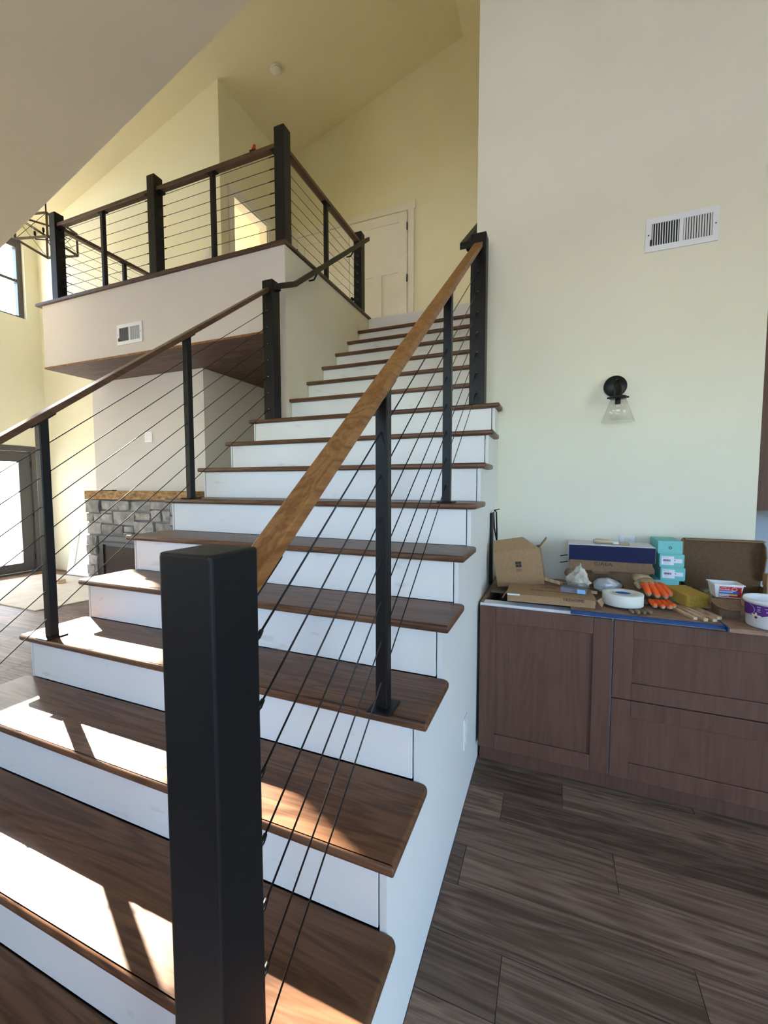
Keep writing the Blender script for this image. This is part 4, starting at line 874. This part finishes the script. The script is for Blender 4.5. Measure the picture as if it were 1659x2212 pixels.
tm = Matrix.Translation((1.009, 1.6195, 0.9565)) @ Matrix.Rotation(math.radians(8.5), 4, 'X')
def onl(x0, x1, z0, z1, m_, nm, par, k=1): return obj(nm, box(B(), x0, x1, -0.0005 * k - 0.0004, -0.0004, z0, z1, mtx=tm), m_, par)
lab = onl(-0.033, 0.043, -0.0235, 0.0225, M['redlab'], 'label', tb)
onl(-0.032, 0.030, -0.0085, 0.0035, M['blue'], 'blue_band', lab, 2); onl(-0.032, 0.014, -0.0035, 0.0032, M['sky_blue'], 'blue_band', lab, 3)
onl(-0.032, 0.002, -0.0205, -0.0092, M['label'], 'size_patch', lab, 2); onl(0.003, 0.030, -0.0165, -0.0095, M['yellow'], 'yellow_band', lab, 2)
tx = lambda x, z, k=3: tm @ Matrix.Translation((x, -0.0005 * k - 0.0003, z)) @ Matrix.Rotation(math.pi / 2, 4, 'X')
text('Tru-bolt', 0.0105, tx(-0.016, 0.0105), M['plastic_w'], lab, ext=0.0001); text('FASTENING TOOL', 0.0036, tx(-0.012, 0.0185), M['plastic_w'], lab, ext=0.0001)
text("1/2\" x 5-1/2\"", 0.0062, tx(-0.015, -0.0148), M['ink'], lab, ext=0.0001)
t = lathe(B(), [(0.0075, 0), (0.0088, 0), (0.0088, -0.0004), (0.0075, -0.0004)], (0, 0, 0), 24, 'Y', True); bmesh.ops.transform(t, matrix=tm @ Matrix.Translation((0.018, -0.001, 0.0115)), verts=t.verts); obj('ring_mark', t, M['plastic_w'], lab)
t = prism(B(), [(-0.001, 0.005), (0.018, 0.008), (0.022, 0.0065), (0.018, 0.005)], 'Y', -0.0016, -0.0012); bmesh.ops.transform(t, matrix=tm, verts=t.verts); obj('bolt_picture', t, M['card_w'], lab)
t = prism(B(), [(0.024, 0.002), (0.036, 0.005), (0.038, 0.015), (0.034, 0.017), (0.031, 0.008), (0.024, 0.006)], 'Y', -0.0016, -0.0012); bmesh.ops.transform(t, matrix=tm, verts=t.verts); obj('tool_picture', t, M['ink'], lab)
# bucket
bk = thing('bucket', 'white plastic bucket with a purple label at the right edge', 'bucket', (1.111, 1.527, ZB)); BC = (1.111, 1.527, ZB)
obj('pail', lathe(B(), [(0, 0.001), (0.066, 0.001), (0.069, 0.006), (0.076, 0.098), (0.0815, 0.099), (0.0825, 0.104), (0.080, 0.114), (0.0765, 0.114), (0.074, 0.100), (0.066, 0.008), (0, 0.008)], BC, 56), M['plastic_w'], bk)
def wrap(poly, m_, nm, par, off=0.0006):
    """flat print bent round the pail in narrow columns; poly in (angle deg, height)"""
    t = bmesh.new(); lo, hi = min(p[0] for p in poly), max(p[0] for p in poly); n = max(2, int((hi - lo) / 2.0))
    def span(a):
        hs = []
        for (a1, h1), (a2, h2) in zip(poly, poly[1:] + poly[:1]):
            if min(a1, a2) - 1e-6 <= a <= max(a1, a2) + 1e-6:
                hs += [h1, h2] if abs(a1 - a2) < 1e-6 else [h1 + (h2 - h1) * (a - a1) / (a2 - a1)]
        return (min(hs), max(hs)) if hs else (poly[0][1], poly[0][1])
    def pt(a, h):
        rr = 0.069 + (h - 0.006) / 0.092 * 0.007 + off; a = math.radians(a)
        return t.verts.new((BC[0] + rr * math.cos(a), BC[1] + rr * math.sin(a), BC[2] + h))
    cols = []
    for i in range(n + 1):
        a = lo + (hi - lo) * i / n; h1, h2 = span(min(max(a, lo + 0.01), hi - 0.01)); cols.append((pt(a, h1), pt(a, h2)))
    for c, d in zip(cols, cols[1:]): t.faces.new((c[0], d[0], d[1], c[1]))
    bmesh.ops.recalc_face_normals(t, faces=t.faces)
    return obj(nm, t, m_, par)
lb = wrap([(165, 0.094), (258, 0.094), (260, 0.086), (258, 0.070), (246, 0.056), (234, 0.050), (195, 0.050), (165, 0.046)], M['purple'], 'label', bk)
def disc(a0, h0, ra, rh, n=20, ph=0): return [(a0 + ra * math.cos(2 * math.pi * q / n + ph), h0 + rh * math.sin(2 * math.pi * q / n + ph)) for q in range(n)]
t = bmesh.new(); ring = []
for q in range(-80, 85, 8):
    pr = []
    for ra, rh in ((20, 0.021), (18, 0.019)):
        a, h = math.radians(196 + ra * math.cos(math.radians(q))), 0.072 + rh * math.sin(math.radians(q)); rr = 0.069 + (h - 0.006) / 0.092 * 0.007 + 0.0012
        pr.append(t.verts.new((BC[0] + rr * math.cos(a), BC[1] + rr * math.sin(a), BC[2] + h)))
    ring.append(pr)
for c, d in zip(ring, ring[1:]): t.faces.new((c[0], d[0], d[1], c[1]))
obj('ring_mark', t, M['lilac'], lb)
for a0, h0, w, hh in ((226, 0.086, 9, 0.004), (226, 0.076, 7, 0.005), (226, 0.068, 9, 0.0025), (246, 0.083, 12, 0.003), (246, 0.071, 6, 0.006)):
    wrap([(a0 - w / 2, h0 - hh / 2), (a0 + w / 2, h0 - hh / 2), (a0 + w / 2, h0 + hh / 2), (a0 - w / 2, h0 + hh / 2)], M['lilac'], 'small_print', lb, 0.0012)
for an in (20, 90, 150, 215, 300):
    ca, sa = math.cos(math.radians(an)), math.sin(math.radians(an))
    pl = [(219 + (0.009 * ca + 0.009 * ca * math.cos(q) - 0.0045 * sa * math.sin(q)) / 0.0013, 0.046 + 0.009 * sa + 0.009 * sa * math.cos(q) + 0.0045 * ca * math.sin(q)) for q in [2 * math.pi * i / 14 for i in range(14)]]
    wrap(pl, M['cream_p'], 'petal', lb, 0.0016)
wrap(disc(219, 0.044, 4.5, 0.005), M['purple'], 'flower_heart', lb, 0.0022)
for q in range(9): wrap([(268, 0.085 - q * 0.0085), (296, 0.085 - q * 0.0085), (296, 0.080 - q * 0.0085), (268, 0.080 - q * 0.0085)], M['lilac'], 'small_print', bk, 0.0008)
# black cord hanging in the corner beside the stairs
cd = thing('cord_loop', 'black cord loop standing in the corner by the stair side', 'cord', (0.02, 1.95, 0.83))
obj('cord', loft(B(), [(0.030, 2.05, 0.84), (0.020, 2.02, 0.95), (0.004, 1.99, 1.07), (-0.010, 1.97, 1.16), (-0.014, 1.96, 1.25), (-0.010, 1.97, 1.262), (-0.002, 1.985, 1.25), (0.002, 1.99, 1.15), (0.004, 1.985, 1.06)], 0.0045, 8), M['black'], cd)
obj('cord', loft(B(), [(-0.013, 1.96, 1.262), (0.018, 1.975, 1.270)], 0.003, 6), M['black'], cd)
obj('shadow_band', box(B(), -0.026, -0.012, 1.90, 1.955, ZT2 + 0.002, 1.25, 0.004, 2), M['black'], cd)  # dark slab standing in for the shadow band on the stair side
